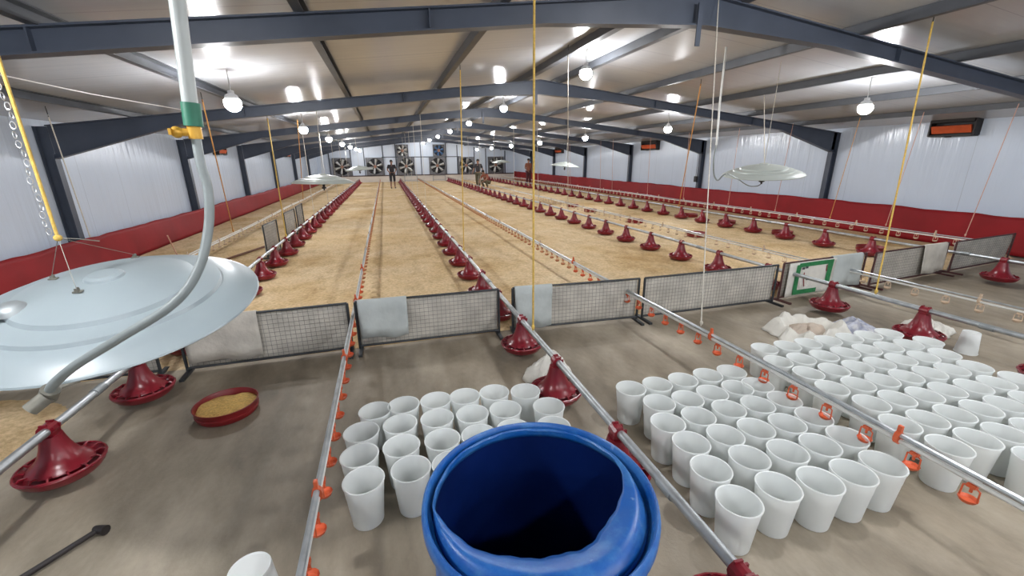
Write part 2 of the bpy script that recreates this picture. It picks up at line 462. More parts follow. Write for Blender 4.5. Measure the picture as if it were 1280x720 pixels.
# portal frames
FR_Y = [-0.85, 3.9] + [8.5 + 4.75 * i for i in range(6)]
def rafter_bottom(d):       # depth under the rafter top at distance d from the ridge
    return 0.155 + max(0, 1 - d / 1.6) * 0.095 if d < 6.1 else 0.155 + (d - 6.1) / 1.6 * 0.29
def make_frame(n, y):
    root = bpy.data.objects.new('trim_%d' % n, None); COL.objects.link(root); root.location = (0, y, 0)
    struct(root, 'dark grey steel portal frame across the shed')
    T = lambda x: zc(x) - 0.10
    for sg in (-1, 1):
        ds = [0.0, 1.6, 4, 6.1, 7.0, 7.89]
        top = [(XC + sg * d, T(XC + sg * d)) for d in ds]
        bot = [(XC + sg * d, T(XC + sg * d) - rafter_bottom(d)) for d in ds]
        b = MB()
        for i in range(len(ds) - 1):
            b.prism([top[i], top[i + 1], bot[i + 1], bot[i]], 1, -0.006, 0.006)
            b.prism([bot[i], bot[i + 1], (bot[i + 1][0], bot[i + 1][1] - 0.014), (bot[i][0], bot[i][1] - 0.014)], 1, -0.06, 0.06)
            b.prism([top[i], top[i + 1], (top[i + 1][0], top[i + 1][1] - 0.014), (top[i][0], top[i][1] - 0.014)], 1, -0.06, 0.06)
        for d in (2.6, 5.2):
            x = XC + sg * d
            b.box((x, 0, T(x) - 0.078), (0.01, 0.11, 0.145))
        b.build('rafter', 'steel_frame', root, smooth=False)
        xw = XL if sg < 0 else XR
        zt = T(xw - sg * 0.0)
        c = MB()
        c.box((xw - sg * 0.085, 0, zt / 2), (0.14, 0.012, zt))
        c.box((xw - sg * 0.012, 0, zt / 2), (0.014, 0.12, zt))
        c.box((xw - sg * 0.16, 0, (zt - 0.40) / 2), (0.014, 0.12, zt - 0.40))
        c.build('column', 'steel_frame', root, smooth=False)
    b = MB().box((XC - 0.1, -0.07, T(XC) - 0.27), (0.05, 0.012, 0.36))
    b.build('bracket', 'steel_frame', root, smooth=False)
    return root
for y in FR_Y:
    make_frame(tn, y); tn += 1
# purlins
for x, w, h in ((-3.75, .06, .09), (-2.1, .07, .1), (-0.5, .07, .1), (1.07, .07, .1), (2.72, .10, .1), (3.45, .09, .1), (5.0, .07, .1), (6.6, .07, .1), (8.1, .07, .1), (9.7, .06, .09)):
    b = MB()
    z = zc(x)
    b.box((x, (Y0 + Y1) / 2, z - 0.004), (w, Y1 - Y0, 0.008))
    b.box((x - w / 2, (Y0 + Y1) / 2, z - h / 2), (0.006, Y1 - Y0, h))
    b.box((x, (Y0 + Y1) / 2, z - h), (w, Y1 - Y0, 0.008))
    struct(b.build('trim_%d' % tn, 'purlin', smooth=False), 'long dark purlin under the ceiling'); tn += 1

# ------------------------------------------------------------------ litter bed and spilled litter
def lit(x, y):
    return 0.05 + 0.008 * math.sin(1.7 * x + 0.6 * y) * math.sin(0.9 * y + x) + 0.006 * math.sin(5.1 * x + 2 * y) * math.sin(3.3 * y)
def edge_y(x): return 4.13 + max(0.0, x - 4.6) * 0.075
bed = plane_grid(XL + 0.295, XR - 0.295, 4.13, Y1 - 0.16, 110, 240, lambda x, y: 0)
bed.v = [(x, edge_y(x) + (y - 4.13) * (Y1 - 0.16 - edge_y(x)) / (Y1 - 0.16 - 4.13), 0) for x, y, z in bed.v]
bed.v = [(x, y, lit(x, y) * min(1, max(0.02, (y - edge_y(x)) / 0.12))) for x, y, z in bed.v]
o = bed.build('litter', 'litter')
tag(o, 'sandy yellow litter spread over the floor beyond the mesh fence', 'litter', kind='stuff')
def blob(x, y):
    d = math.hypot((x + 3.05) / 0.72, (y - 3.42) / 0.5) + 0.12 * math.sin(4 * x + 3 * y)
    return max(-0.004, 0.05 * (1 - d * d))
o = plane_grid(-4.4, -1.9, 2.6, 4.02, 50, 30, blob).build('litter', 'litter')
tag(o, 'spilled patch of litter on the concrete under the big brooder', 'litter', kind='stuff')

# ------------------------------------------------------------------ red tarps along the walls
def tarp(x, side, zt, name, label):
    b = MB()
    ys = [4.2 + 0.22 * i for i in range(148)]
    nz = 8; vs = []
    for j, y in enumerate(ys):
        h = zt + 0.010 * math.sin(y * 0.9) + 0.006 * math.sin(y * 4.7 + 1) + random.uniform(-.007, .007)
        for k in range(nz + 1):
            t = k / nz
            vs.append((x + side * (0.02 * math.sin(y * 1.3 + t * 2) * t + 0.06 * (1 - t)), y, 0.04 + (h - 0.04) * t))
    fs = [(j * (nz + 1) + k, j * (nz + 1) + k + 1, (j + 1) * (nz + 1) + k + 1, (j + 1) * (nz + 1) + k) for j in range(len(ys) - 1) for k in range(nz)]
    b.add(vs, fs)
    o = b.build(name, 'tarp')
    s = o.modifiers.new('thick', 'SOLIDIFY'); s.thickness = 0.004
    return tag(o, label, 'tarp')
tarp(XL + 0.20, 1, 0.60, 'tarp', 'long red tarp skirting the foot of the left wall')
tarp(XR - 0.20, -1, 0.72, 'tarp', 'long red tarp skirting the foot of the right wall')

# ------------------------------------------------------------------ bulbs
def make_bulb(label, loc):
    t = thing('light_bulb', label, 'light bulb', loc, group='glowing bulbs under the roof')
    prof = [(0.0, -0.095), (0.036, -0.088), (0.068, -0.066), (0.088, -0.034), (0.092, 0.0), (0.088, 0.025), (0.078, 0.04)]
    MB().lathe(prof, 14).build('globe', 'bulb', t)
    MB().lathe([(0.0, 0.038), (0.0785, 0.0395), (0.080, 0.048), (0.066, 0.085), (0.036, 0.105), (0.034, 0.135), (0.02, 0.14), (0.0, 0.14)], 14).build('socket', 'socket', t)
    return t
RBULB = [('left', -1.65, 2.45, [-3.4, 1.35] + [6.1 + 4.75 * i for i in range(7)]),
         ('ridge', 3.05, 3.02, [-3.0, 1.71] + [6.46 + 4.75 * i for i in range(7)]),
         ('front', 0.6, 2.95, [-1.6]), ('front', 2.7, 3.0, [-0.9]), ('front', 4.9, 2.85, [-1.3]),  # these three bulbs are added out of view to brighten the foreground
         ('right', 6.95, 2.47, [-4.45, 0.3] + [5.05 + 4.75 * i for i in range(7)])]
b0 = None
for nm, x, z, ys in RBULB:
    for i, y in enumerate(ys):
        where = {'left': 'in the left row under the ceiling', 'ridge': 'in the middle row below the roof ridge', 'right': 'in the right row under the ceiling', 'front': 'added to brighten the foreground, ' + ('left' if x < 1 else 'middle' if x < 3 else 'right') + ' one of three'}[nm]
        lab = ('glowing white bulb, %s visible one %s' % (nth(i - 1), where)) if i > 1 else 'glowing white bulb near the camera %s' % where + (' behind' if i == 0 else '')
        if b0 is None:
            b0 = make_bulb(lab, (x, y, z)); bt = tree(b0)
            r_ = b0
        else:
            r_ = copy_thing(b0, bt, lab, (x, y, z))
        dz = zc(x) - z
        MB().tube([(0, 0, 0.138), (0, 0, dz)], 0.006, 6).build('hanging_wire', 'socket', r_)

# ------------------------------------------------------------------ end wall exhaust fans
def make_fan(label, x, z, w, bm, nb=6):
    t = thing('exhaust_fan', label, 'fan', (x, Y1 - 0.02, z), group='exhaust fans on the far end wall')
    h = w / 2; b = MB(); d = 0.22
    for sx in (-1, 1):
        b.box((sx * (h - 0.02), -d / 2, 0), (0.04, d, w)); b.box((0, -d / 2, sx * (h - 0.02)), (w, d, 0.04))
    # front plate with a round opening
    n = 32; R = h * 0.90
    vs = []; fs = []
    for k in range(n):
        a = 2 * PI * k / n
        ca, sa = math.cos(a), math.sin(a); q = (h - 0.02) / max(abs(ca), abs(sa))
        vs += [(R * ca, -d + 0.03, R * sa), (q * ca, -d + 0.03, q * sa)]
    for k in range(n):
        k2 = (k + 1) % n
        fs.append((2 * k, 2 * k + 1, 2 * k2 + 1, 2 * k2))
    b.add(vs, fs)
    b.build('housing', 'fan_frame', t, smooth=False)
    s = MB()
    m_ = int(w / 0.12)
    for i in range(m_):
        zz = -h + 0.06 + (w - 0.12) * (i + .5) / m_
        s.box((0, -0.04, zz), (w - 0.09, 0.012, (w - 0.12) / m_ * 1.0), Matrix.Rotation(0.5, 3, 'X'))
    s.build('shutter', 'fan_dark', t, smooth=False)
    for k in range(nb):
        a = 2 * PI * k / nb + 0.25
        bl = MB(); vs = []
        for i in range(6):
            r = 0.10 + (R * 0.95 - 0.10) * i / 5
            wd = 0.05 + 0.075 * (i / 5) ** 0.8
            tw = 0.7 - 0.3 * i / 5
            for sg in (-1, 1):
                q = Vector((sg * wd * math.cos(tw), sg * wd * math.sin(tw) * 0.6 - 0.12, r))
                vs.append(Matrix.Rotation(a, 3, 'Y') @ q)
        bl.add(vs, [(2 * i, 2 * i + 1, 2 * i + 3, 2 * i + 2) for i in range(5)])
        ob = bl.build('blade', bm, t)
        so = ob.modifiers.new('thick', 'SOLIDIFY'); so.thickness = 0.006
    hb = MB(); hb.lathe([(0, -0.04), (0.11, -0.04), (0.12, 0.0), (0.11, 0.04), (0, 0.045)], 16)
    hb.v = [(v[0], -0.13 - v[2], v[1]) for v in hb.v]
    hb.build('hub', 'fan_hub', t)
    return t
for i, x in enumerate((-3.2, -0.72, 1.72, 4.25, 6.68, 9.25)):
    make_fan('large exhaust fan, %s from the left in the lower row' % nth(i + 1), x, 1.27, 1.36, 'fan_blade')
make_fan('smaller upper exhaust fan with dark blades, the left of two', 1.5, 2.47, 0.95, 'fan_blade')
make_fan('smaller upper exhaust fan with bluish blades, the right of two', 4.42, 2.47, 0.95, 'fan_blue')

# two small white frames against the far plinth
for i, x in enumerate((2.0, 4.3)):
    b = MB()
    for sx in (-.5, .5):
        b.tube([(sx, 0, 0), (sx, 0, 0.46)], 0.025, 8)
    b.tube([(-.5, 0, 0.46), (.5, 0, 0.46)], 0.025, 8)
    b.tube([(-.5, 0, 0.12), (.5, 0, 0.12)], 0.015, 8)
    tag(b.build('pipe_stand', 'galv_dull', loc=(x, Y1 - 0.5, 0.05)), 'low pipe stand by the far end wall, %s' % ('left one of the pair' if i == 0 else 'right one of the pair'), 'stand', 'pipe stands at the far end')

# ------------------------------------------------------------------ wall vents
def vent(label, side, y, z, w=0.85, h=0.46):
    xw = XL if side < 0 else XR
    t = thing('wall_inlet', label, 'air inlet', (xw, y, z), group='dark air inlets high on the walls')
    s = -side
    b = MB()
    b.box((s * 0.09, 0, h / 2), (0.18, w, 0.03)); b.box((s * 0.09, 0, -h / 2), (0.18, w, 0.03))
    for q in (-1, 1): b.box((s * 0.09, q * w / 2, 0), (0.18, 0.03, h))
    b.box((s * 0.015, 0, 0), (0.03, w, h))
    b.build('housing', 'vent_black', t, smooth=False)
    MB().box((s * 0.17, 0, -h * 0.24), (0.03, w - 0.08, h * 0.32), Matrix.Rotation(s * 0.45, 3, 'Y')).build('flap', 'vent_orange', t, smooth=False)
    MB().box((s * 0.185, 0, h * 0.27), (0.02, w - 0.02, h * 0.46), Matrix.Rotation(-s * 0.15, 3, 'Y')).build('hood_flap', 'vent_black', t, smooth=False)
    MB().tube([(s * 0.19, -0.05, -h / 2 - 0.02), (s * 0.24, 0.04, -h / 2 - 0.02)], 0.012, 6).build('latch', 'vent_black', t)
    return t
vent('black and orange air inlet high on the right wall, nearest the camera', 1, 6.12, 2.38, 0.72, 0.46)
vent('orange air inlet beyond the second bulb of the right row', 1, 16.5, 2.34, 1.1, 0.5)
vent('small dark air inlet on the right wall, farthest of three', 1, 26.6, 2.31, 1.1, 0.42)
vent('dark air inlet on the left wall behind the yellow valve', -1, 15.9, 2.17, 0.7, 0.34)
vent('tiny dark air inlet on the left wall, farther of two', -1, 25.9, 2.12, 0.8, 0.26)
MB_ = MB().box((0, 0, 0), (0.06, 0.12, 0.2)); MB_.tube([(0, 0, 0.1), (0, 0, 1.2)], 0.008, 6)
tag(MB_.build('switch_box', 'black_iron', loc=(XR - 0.21, 13.3, 1.02), smooth=False), 'small black switch box beside a right wall column', 'switch')

# ------------------------------------------------------------------ feeders
def make_pan(label, loc):
    t = thing('feeder_pan', label, 'feeder', loc, group='red pan feeders hanging on the feed pipes')
    prof = [(0.150, 0.072), (0.140, 0.085), (0.118, 0.100), (0.098, 0.122), (0.080, 0.155), (0.066, 0.195), (0.056, 0.235), (0.050, 0.265), (0.0, 0.266)]
    MB().lathe(prof, 22).build('hood', 'red', t)
    p = MB().lathe([(0.0, 0.012), (0.07, 0.018), (0.12, 0.006), (0.165, 0.012), (0.186, 0.035), (0.198, 0.060), (0.202, 0.068), (0.197, 0.072), (0.186, 0.060), (0.165, 0.024), (0.12, 0.016), (0.0, 0.03)], 26)
    p.build('pan', 'red', t)
    g_ = MB().ring(0.192, 0.007, 0.073, 26, 6)
    for k in range(14):
        a = 2 * PI * k / 14
        d = Vector((math.cos(a), math.sin(a), 0))
        g_.tube([d * 0.143 + Vector((0, 0, 0.078)), d * 0.172 + Vector((0, 0, 0.088)), d * 0.192 + Vector((0, 0, 0.073))], 0.006, 5)
    g_.build('grill', 'red', t)
    c = MB(); pr = []
    for k in range(13):
        a = 2 * PI * k / 12
        pr.append((0.037 * math.cos(a), 0.30 + 0.037 * math.sin(a)))
    c.prism(pr[:-1], 1, -0.036, 0.036)
    c.box((0, 0, 0.275), (0.066, 0.064, 0.04))
    for s in (-1, 1):
        c.box((0, s * 0.028, 0.335), (0.036, 0.010, 0.014)); c.box((0.036, s * 0.025, 0.31), (0.014, 0.010, 0.022))
    c.build('clamp', 'red', t, smooth=False)
    return t
PIPE_Z = 0.36
LINES = [('leftmost', -1.95, 2.70, 0.88, 1.2, 'on the feed pipe left of the blue drum'),
         ('barrel', 1.10, 0.87, 0.88, 0.35, 'on the feed pipe running past the blue drum'),
         ('right', 4.90, 1.66, 0.91, 1.25, 'on the feed pipe by the green sack'),
         ('wall', 8.32, 3.65, 0.88, 3.2, 'on the feed pipe nearest the right wall')]
proto = None
for nm, x, y0, dy, ys, where in LINES:
    near = 0; far = 0; y = y0
    while y < 36.0:
        if y < 4.05:
            near += 1
            lab = 'red pan feeder before the fence, %s %s' % (nth(near), where)
        else:
            far += 1
            lab = 'red pan feeder, %s past the fence %s' % (nth(far), where)
        loc = (x + random.uniform(-.01, .01), y, 0.06)
        rz = random.uniform(-0.08, 0.08)
        if proto is None:
            proto = make_pan(lab, loc); pt = tree(proto)
        else:
            copy_thing(proto, pt, lab, loc, (0, 0, rz))
        y += dy
    pts = [(0, yy, 0.006 * math.sin(yy * 1.1)) for yy in [ys + (36.3 - ys) * k / 40 for k in range(41)]]
    t = thing('feed_pipe', 'galvanised feed pipe ' + {'leftmost': 'left of the blue drum running under the big brooder', 'barrel': 'running past the blue drum to the far wall',
              'right': 'passing the green printed sack on the fence', 'wall': 'nearest the right wall'}[nm], 'pipe', (x, 0, PIPE_Z), group='galvanised feed pipes')
    MB().tube(pts, 0.024, 12).build('tube', 'galv', t)
    k = 0
    yy = y0 + dy / 2
    while yy < 30:
        MB().tube([(0, yy - .05, 0), (0, yy + .05, 0)], 0.028, 12).build('coupling', 'galv_dull', t)
        yy += dy * 4

# ------------------------------------------------------------------ drinker lines
def cup_mesh():
    b = MB()
    b.box((0, 0, -0.050), (0.026, 0.034, 0.018))            # saddle
    for s in (-1, 1):
        b.tube([(0, s * 0.014, -0.055), (0, s * 0.031, -0.064), (0, s * 0.033, -0.122)], 0.0042, 5)
    prof = [(0.0, -0.142), (0.020, -0.141), (0.030, -0.134), (0.036, -0.121), (0.037, -0.118), (0.033, -0.122), (0.026, -0.132), (0.0, -0.137)]
    b.lathe(prof, 12)
    b.tube([(0, 0, -0.06), (0, 0, -0.085)], 0.007, 6)
    return b
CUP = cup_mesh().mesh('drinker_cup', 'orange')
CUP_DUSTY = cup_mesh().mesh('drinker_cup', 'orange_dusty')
CUP_PALE = cup_mesh().mesh('drinker_cup', 'pale_cup')
hm = MB()
pr = [(0.024 * math.cos(2 * PI * k / 10), 0.036 * math.sin(2 * PI * k / 10) - 0.010) for k in range(10)]
hm.prism(pr, 1, -0.012, 0.012); hm.box((0, 0, 0.04), (0.016, 0.020, 0.04))
HANG = hm.mesh('pipe_clip', 'orange', smooth=False)
HANG_PALE = hm.mesh('pipe_clip', 'pale_cup', smooth=False)
DLINES = [('drinker line along the left wall tarp beyond the fence', -3.2, 0.34, 4.4, 0.30, 'cord'),
          ('steel drinker line with orange cups left of the white buckets', -0.42, 0.385, 1.0, 0.225, 'galv'),
          ('steel drinker line with orange cups between the two right bucket groups', 2.50, 0.37, 0.55, 0.233, 'galv'),
          ('thin drinker line right of the green printed sack', 6.0, 0.31, 2.0, 0.30, 'galv'),
          ('thin white drinker line along the right wall tarp', 9.5, 0.42, 4.45, 0.30, 'galv')]
for lab, x, z, ys, pitch, pm in DLINES:
    t = thing('drinker_line', lab, 'drinker line', (x, 0, z), group='nipple drinker lines')
    ye = 36.2
    pts = [(0, ys + (ye - ys) * k / 60, 0.008 * math.sin(0.9 * (ys + (ye - ys) * k / 60))) for k in range(61)]
    MB().tube(pts, 0.014 if abs(x - 1) < 3 else 0.010, 8).build('support_pipe', 'galv' if pm == 'galv' else 'white_pvc', t)
    MB().tube([(p[0], p[1], p[2] - 0.033) for p in pts], 0.012, 6).build('water_pipe', 'white_pvc', t)
    n = int((ye - ys - 0.3) / pitch)
    rest = MB(); cm = cup_mesh()
    for i in range(n):
        y = ys + 0.4 + i * pitch
        if i < 100:
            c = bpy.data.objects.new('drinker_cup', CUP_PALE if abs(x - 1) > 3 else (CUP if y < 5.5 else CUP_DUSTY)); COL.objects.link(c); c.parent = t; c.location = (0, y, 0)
            c.rotation_euler = (0, 0, random.uniform(-.12, .12))
            if i == 0 and abs(x - 1) < 3: c['label'] = 'orange drinker cup'
        else:
            rest.add([(v[0], v[1] + y, v[2]) for v in cm.v], cm.f)
    if rest.v:
        r_ = rest.build('drinker_cup', 'pale_cup' if abs(x - 1) > 3 else 'orange_dusty', t); r_['kind'] = 'stuff'
    for i in range(24):
        c = bpy.data.objects.new('pipe_clip', HANG if abs(x - 1) < 3 and i < 4 else HANG_PALE); COL.objects.link(c); c.parent = t; c.location = (0, ys + 0.72 + i * 1.4, 0)

# ------------------------------------------------------------------ mesh fence panels
def fence(label, xa, ya, xb, yb, fm='fence_frame', h=0.50, backing='sack_cloth'):
    L = math.hypot(xb - xa, yb - ya); a = math.atan2(yb - ya, xb - xa)
    t = thing('mesh_fence', label, 'fence', (xa, ya, 0), (0, 0, a), group='low mesh fence panels across the shed')
    z0 = 0.045
    b = MB()
    r = 0.012
    b.tube([(0, 0, z0), (L, 0, z0)], r, 8); b.tube([(0, 0, h), (L, 0, h)], r, 8)
    b.tube([(0, 0, 0.02), (0, 0, h)], r * 1.1, 8); b.tube([(L, 0, 0.02), (L, 0, h)], r * 1.1, 8)
    b.build('frame', fm, t)
    w = MB(); n = int(L / 0.042)
    for i in range(1, n):
        x = L * i / n
        w.box((x, 0, (z0 + h) / 2), (0.0026, 0.0026, h - z0))
    m_ = 11
    for i in range(1, m_):
        w.box((L / 2, 0, z0 + (h - z0) * i / m_), (L, 0.0026, 0.0026))
    w.build('wire_mesh', 'wire', t, smooth=False)
    nx, nz = 40, 8
    vs = []
    sd = random.uniform(0, 9)
    for j in range(nz + 1):
        for i in range(nx + 1):
            u = i / nx; v = j / nz
            vs.append((0.01 + (L - 0.02) * u, 0.022 + 0.007 * math.sin(9 * u + sd) * math.sin(5 * v + 2 * u + sd) + 0.003 * math.sin(31 * u + 7 * v), z0 - 0.02 + (h - z0) * v))
    c = MB().add(vs, [(j * (nx + 1) + i, j * (nx + 1) + i + 1, (j + 1) * (nx + 1) + i + 1, (j + 1) * (nx + 1) + i) for j in range(nz) for i in range(nx)])
    co = c.build('cloth_backing', backing, t)
    so = co.modifiers.new('thick', 'SOLIDIFY'); so.thickness = 0.003
    for x in (0.01, L - 0.01):
        f = MB().box((x, -0.02, 0.012), (0.035, 0.30, 0.024)).build('foot', fm, t, smooth=False)
    return t
fence('mesh fence panel under the big brooder, left of the feed pipe', -3.6, 4.10, -2.05, 4.06)
fence('mesh fence panel between the left feed pipe and the first drinker line', -1.84, 4.04, -0.46, 4.07)
fence('mesh fence panel with grey cloth over its left end, left of the centre pipe', -0.39, 4.08, 1.02, 4.06)
fence('mesh fence panel with a cloth over its left end, right of the centre feed pipe', 1.17, 4.05, 2.63, 3.97)
fence('cloth-backed mesh fence panel between the drinker line and the green sack', 2.70, 3.97, 4.60, 3.98)
fence('rusty framed fence panel carrying the green printed sack', 4.74, 4.02, 6.32, 4.14, 'fence_rust')
fence('rusty framed fence panel right of the pale cloth', 6.45, 4.10, 8.22, 4.27, 'fence_rust')
fence('fence panel nearest the right wall tarp', 8.42, 4.28, 10.2, 4.46, 'fence_rust')

def drape(label, xa, ya, xb, yb, zb, m='drape', top=0.518, name='cloth', back=0.14):
    L = math.hypot(xb - xa, yb - ya); a = math.atan2(yb - ya, xb - xa)
    prof = [(-0.032, zb), (-0.028, zb + (top - zb) * .25), (-0.026, zb + (top - zb) * .5), (-0.024, zb + (top - zb) * .75), (-0.020, top - 0.02), (-0.008, top - 0.002), (0.012, top - 0.002), (0.034, top - 0.03), (0.045, top - back)]
    n = 18; vs = []
    sd = random.uniform(0, 9)
    for i in range(n + 1):
        u = i / n
        for k, (y, z) in enumerate(prof):
            hang = max(0, 1 - k / 4)
            vs.append((L * u + 0.015 * hang * math.sin(sd + 3 * u), y - 0.010 * hang * (1 + math.sin(11 * u + sd)), z + 0.012 * hang * math.sin(6 * u + sd)))
    q = len(prof)
    b = MB().add(vs, [(i * q + k, (i + 1) * q + k, (i + 1) * q + k + 1, i * q + k + 1) for i in range(n) for k in range(q - 1)])
    o = b.build(name, m, loc=(xa, ya, 0)); o.rotation_euler = (0, 0, a)
    so = o.modifiers.new('thick', 'SOLIDIFY'); so.thickness = 0.004; so.offset = 0
    return tag(o, label, 'cloth')
drape('grey cloth draped over the fence just right of the first drinker line', -0.37, 4.08, 0.09, 4.07, 0.13)
drape('pale grey cloth draped over the fence right of the centre feed pipe', 1.19, 4.05, 1.60, 4.025, 0.06)
drape('beige sack draped on the fence below the big brooder rim', -1.80, 4.04, -1.22, 4.055, 0.10, 'sack_cloth')
drape('pale cloth hung over the fence behind the yellow rope', 5.62, 4.085, 6.22, 4.13, 0.08)
drape('pale cloth over the rusty fence near the right wall', 7.55, 4.205, 8.15, 4.26, 0.08, 'sack_cloth')

# printed feed sack on the fence
t = thing('feed_sack', 'white feed sack with a green printed border hung on the fence', 'sack', (4.80, 3.985, 0.0), (0, 0, math.atan2(0.12, 1.58)))
def sheet(x0, x1, z0, z1, y, nx=10, nz=8):
    vs = [(x0 + (x1 - x0) * i / nx, y + 0.006 * math.sin(9 * (x0 + (x1 - x0) * i / nx)) * math.sin(8 * (z0 + (z1 - z0) * j / nz)), z0 + (z1 - z0) * j / nz) for j in range(nz + 1) for i in range(nx + 1)]
    return MB().add(vs, [(j * (nx + 1) + i, j * (nx + 1) + i + 1, (j + 1) * (nx + 1) + i + 1, (j + 1) * (nx + 1) + i) for j in range(nz) for i in range(nx)])
o = sheet(0.0, 0.86, 0.05, 0.50, 0).build('sack_body', 'sack_white', t)
so = o.modifiers.new('thick', 'SOLIDIFY'); so.thickness = 0.004; so.offset = 1
b = MB()
for (x0, x1, z0, z1) in ((0.12, 0.20, 0.07, 0.47), (0.70, 0.80, 0.16, 0.49), (0.12, 0.55, 0.07, 0.13), (0.16, 0.80, 0.435, 0.49)):
    s_ = sheet(x0, x1, z0, z1, -0.007); b.add(s_.v, s_.f)
o = b.build('border_print', 'green_print', t); o['label'] = 'green printed border'
b = MB()
for (x0, x1, z0, z1) in ((0.33, 0.37, 0.25, 0.29), (0.37, 0.42, 0.25, 0.265), (0.22, 0.27, 0.40, 0.43), (0.28, 0.33, 0.41, 0.44)):
    s_ = sheet(x0, x1, z0, z1, -0.008, 2, 2); b.add(s_.v, s_.f)
b.build('dark_mark', 'dark_print', t)
b = MB().tube([(0.27, -0.010, 0.36), (0.275, -0.010, 0.28), (0.295, -0.010, 0.22), (0.31, -0.010, 0.17)], 0.006, 6)
b.tube([(0.68, -0.010, 0.42), (0.685, -0.010, 0.34)], 0.006, 6)
b.build('red_mark', 'maroon_print', t)

# panels standing along the left feed pipe
for i, (x, y, ln, tl) in enumerate(((-2.22, 8.6, 0.8, .05), (-2.25, 10.5, 0.95, .04), (-2.25, 11.9, 1.0, -.03))):
    t = fence('small mesh panel standing along the left feed pipe, %s from the camera' % nth(i + 1), x, y, x + tl, y + ln, 'fence_frame', 0.62)
    t['group'] = 'mesh panels along the left feed pipe'
    t.location.z = 0.055
b = MB().tube([(-3.05, 8.3, 0.088), (-2.55, 9.75, 0.088)], 0.022, 8)
tag(b.build('wooden_pole', 'wood'), 'brown wooden pole lying on the litter left of the feed pipe', 'pole')

# ------------------------------------------------------------------ feed trays
def make_tray(label, loc, rz=0, r=0.21):
    t = thing('feed_tray', label, 'feed tray', loc, (0, 0, rz))
    k = r / 0.21
    prof = [(0.0, 0.0), (0.19, 0.0), (0.198, 0.008), (0.200, 0.03), (0.207, 0.032), (0.207, 0.042), (0.202, 0.046), (0.206, 0.082), (0.212, 0.088), (0.206, 0.090), (0.199, 0.082), (0.193, 0.012), (0.0, 0.010)]
    MB().lathe([(a * k, z) for a, z in prof], 40).build('tray_body', 'red_tray', t)
    return t
t = make_tray('round red tray full of yellow feed on bare concrete', (-1.29, 3.24, 0.002))
fm_ = MB()
vs = [(0, 0, 0.072)]; n = 36; fs = []
for j, rr in enumerate((0.06, 0.12, 0.17, 0.196)):
    for k in range(n):
        a = 2 * PI * k / n
        vs.append((rr * math.cos(a), rr * math.sin(a), 0.072 - 0.006 * (j + 1) * (1 + .4 * math.sin(3 * a + j)) + 0.004 * math.sin(7 * a)))
for k in range(n): fs.append((0, 1 + k, 1 + (k + 1) % n))
for j in range(3):
    for k in range(n):
        fs.append((1 + j * n + k, 1 + (j + 1) * n + k, 1 + (j + 1) * n + (k + 1) % n, 1 + j * n + (k + 1) % n))
o = fm_.add(vs, fs).build('feed', 'feed', t); o['label'] = 'yellow feed'; o['kind'] = 'stuff'
for i, (x, y) in enumerate(((6.75, 8.08), (6.6, 10.4), (6.55, 13.1), (6.6, 14.65))):
    t = make_tray('empty red tray on the litter between the right feed pipes, %s from the fence' % nth(i + 1), (x, y, 0.052), 0, 0.22)
    t['group'] = 'empty red trays on the litter'
for i, (x, y) in enumerate(((8.72, 7.6), (8.8, 9.4), (8.8, 10.9), (8.75, 5.7))):
    t = make_tray('red tray tucked behind the feeders by the right wall, %s from the fence' % nth((2, 3, 4, 1)[i]), (x, y, 0.052), 0, 0.22)
    t['group'] = 'red trays behind the right wall feeders'

# ------------------------------------------------------------------ white buckets
bk = MB().lathe([(0.0, 0.006), (0.070, 0.006), (0.076, 0.0), (0.078, 0.004), (0.0925, 0.17), (0.0935, 0.172), (0.0995, 0.243), (0.1035, 0.243), (0.1045, 0.248), (0.1025, 0.252), (0.097, 0.250), (0.0905, 0.17), (0.0755, 0.010), (0.0, 0.010)], 36)
BK = bk.mesh('plastic_bucket', 'bucket')
def bucket(label, x, y, group, z=0.002, rot=(0, 0, 0), sc=1.0):
    o = bpy.data.objects.new('plastic_bucket', BK); COL.objects.link(o)
    o.location = (x, y, z); o.rotation_euler = rot; o.scale = (sc, sc, sc)
    return tag(o, label, 'bucket', group)
G1 = [[(-0.20, 2.53), (-0.02, 2.545), (0.19, 2.54), (0.385, 2.53), (0.59, 2.52), (0.80, 2.47)],
      [(-0.275, 2.32), (-0.05, 2.335), (0.175, 2.33), (0.395, 2.31), (0.61, 2.30), (0.89, 2.25), (1.10, 2.20)],
      [(-0.275, 2.105), (-0.05, 2.12), (0.18, 2.11), (0.39, 2.09), (0.60, 2.08), (0.84, 2.04)],
      [(-0.245, 1.90), (-0.01, 1.915), (0.20, 1.895)]]
rn = {0: 'back row', 1: 'second row from the back', 2: 'third row from the back', 3: 'front row'}
for r, row in enumerate(G1):
    for c, (x, y) in enumerate(row):
        if r == 1 and c == 6: continue
        bucket('open white bucket, left group, %s, %s from the left' % (rn[r], nth(c + 1)), x, y, 'left group of white buckets')
G2 = [[(1.52, 2.29), (1.73, 2.285), (1.945, 2.285), (2.165, 2.29), (2.375, 2.285)],
      [(1.60, 2.075), (1.81, 2.06), (2.02, 2.075), (2.235, 2.08), (2.45 - .05, 2.07)],
      [(1.52, 1.87), (1.745, 1.875), (1.985, 1.885), (2.20, 1.87), (2.415, 1.865)],
      [(1.53, 1.67), (1.765, 1.67), (1.985, 1.67), (2.205, 1.655), (2.42, 1.66)],
      [(1.49, 1.465), (1.745, 1.475), (1.985, 1.455), (2.205, 1.445), (2.42, 1.455)],
      [(1.46, 1.245), (1.715, 1.265), (1.945, 1.235), (2.16, 1.23), (2.375, 1.235)]]
rn2 = ['back row', 'second row', 'third row', 'fourth row', 'fifth row', 'front row']
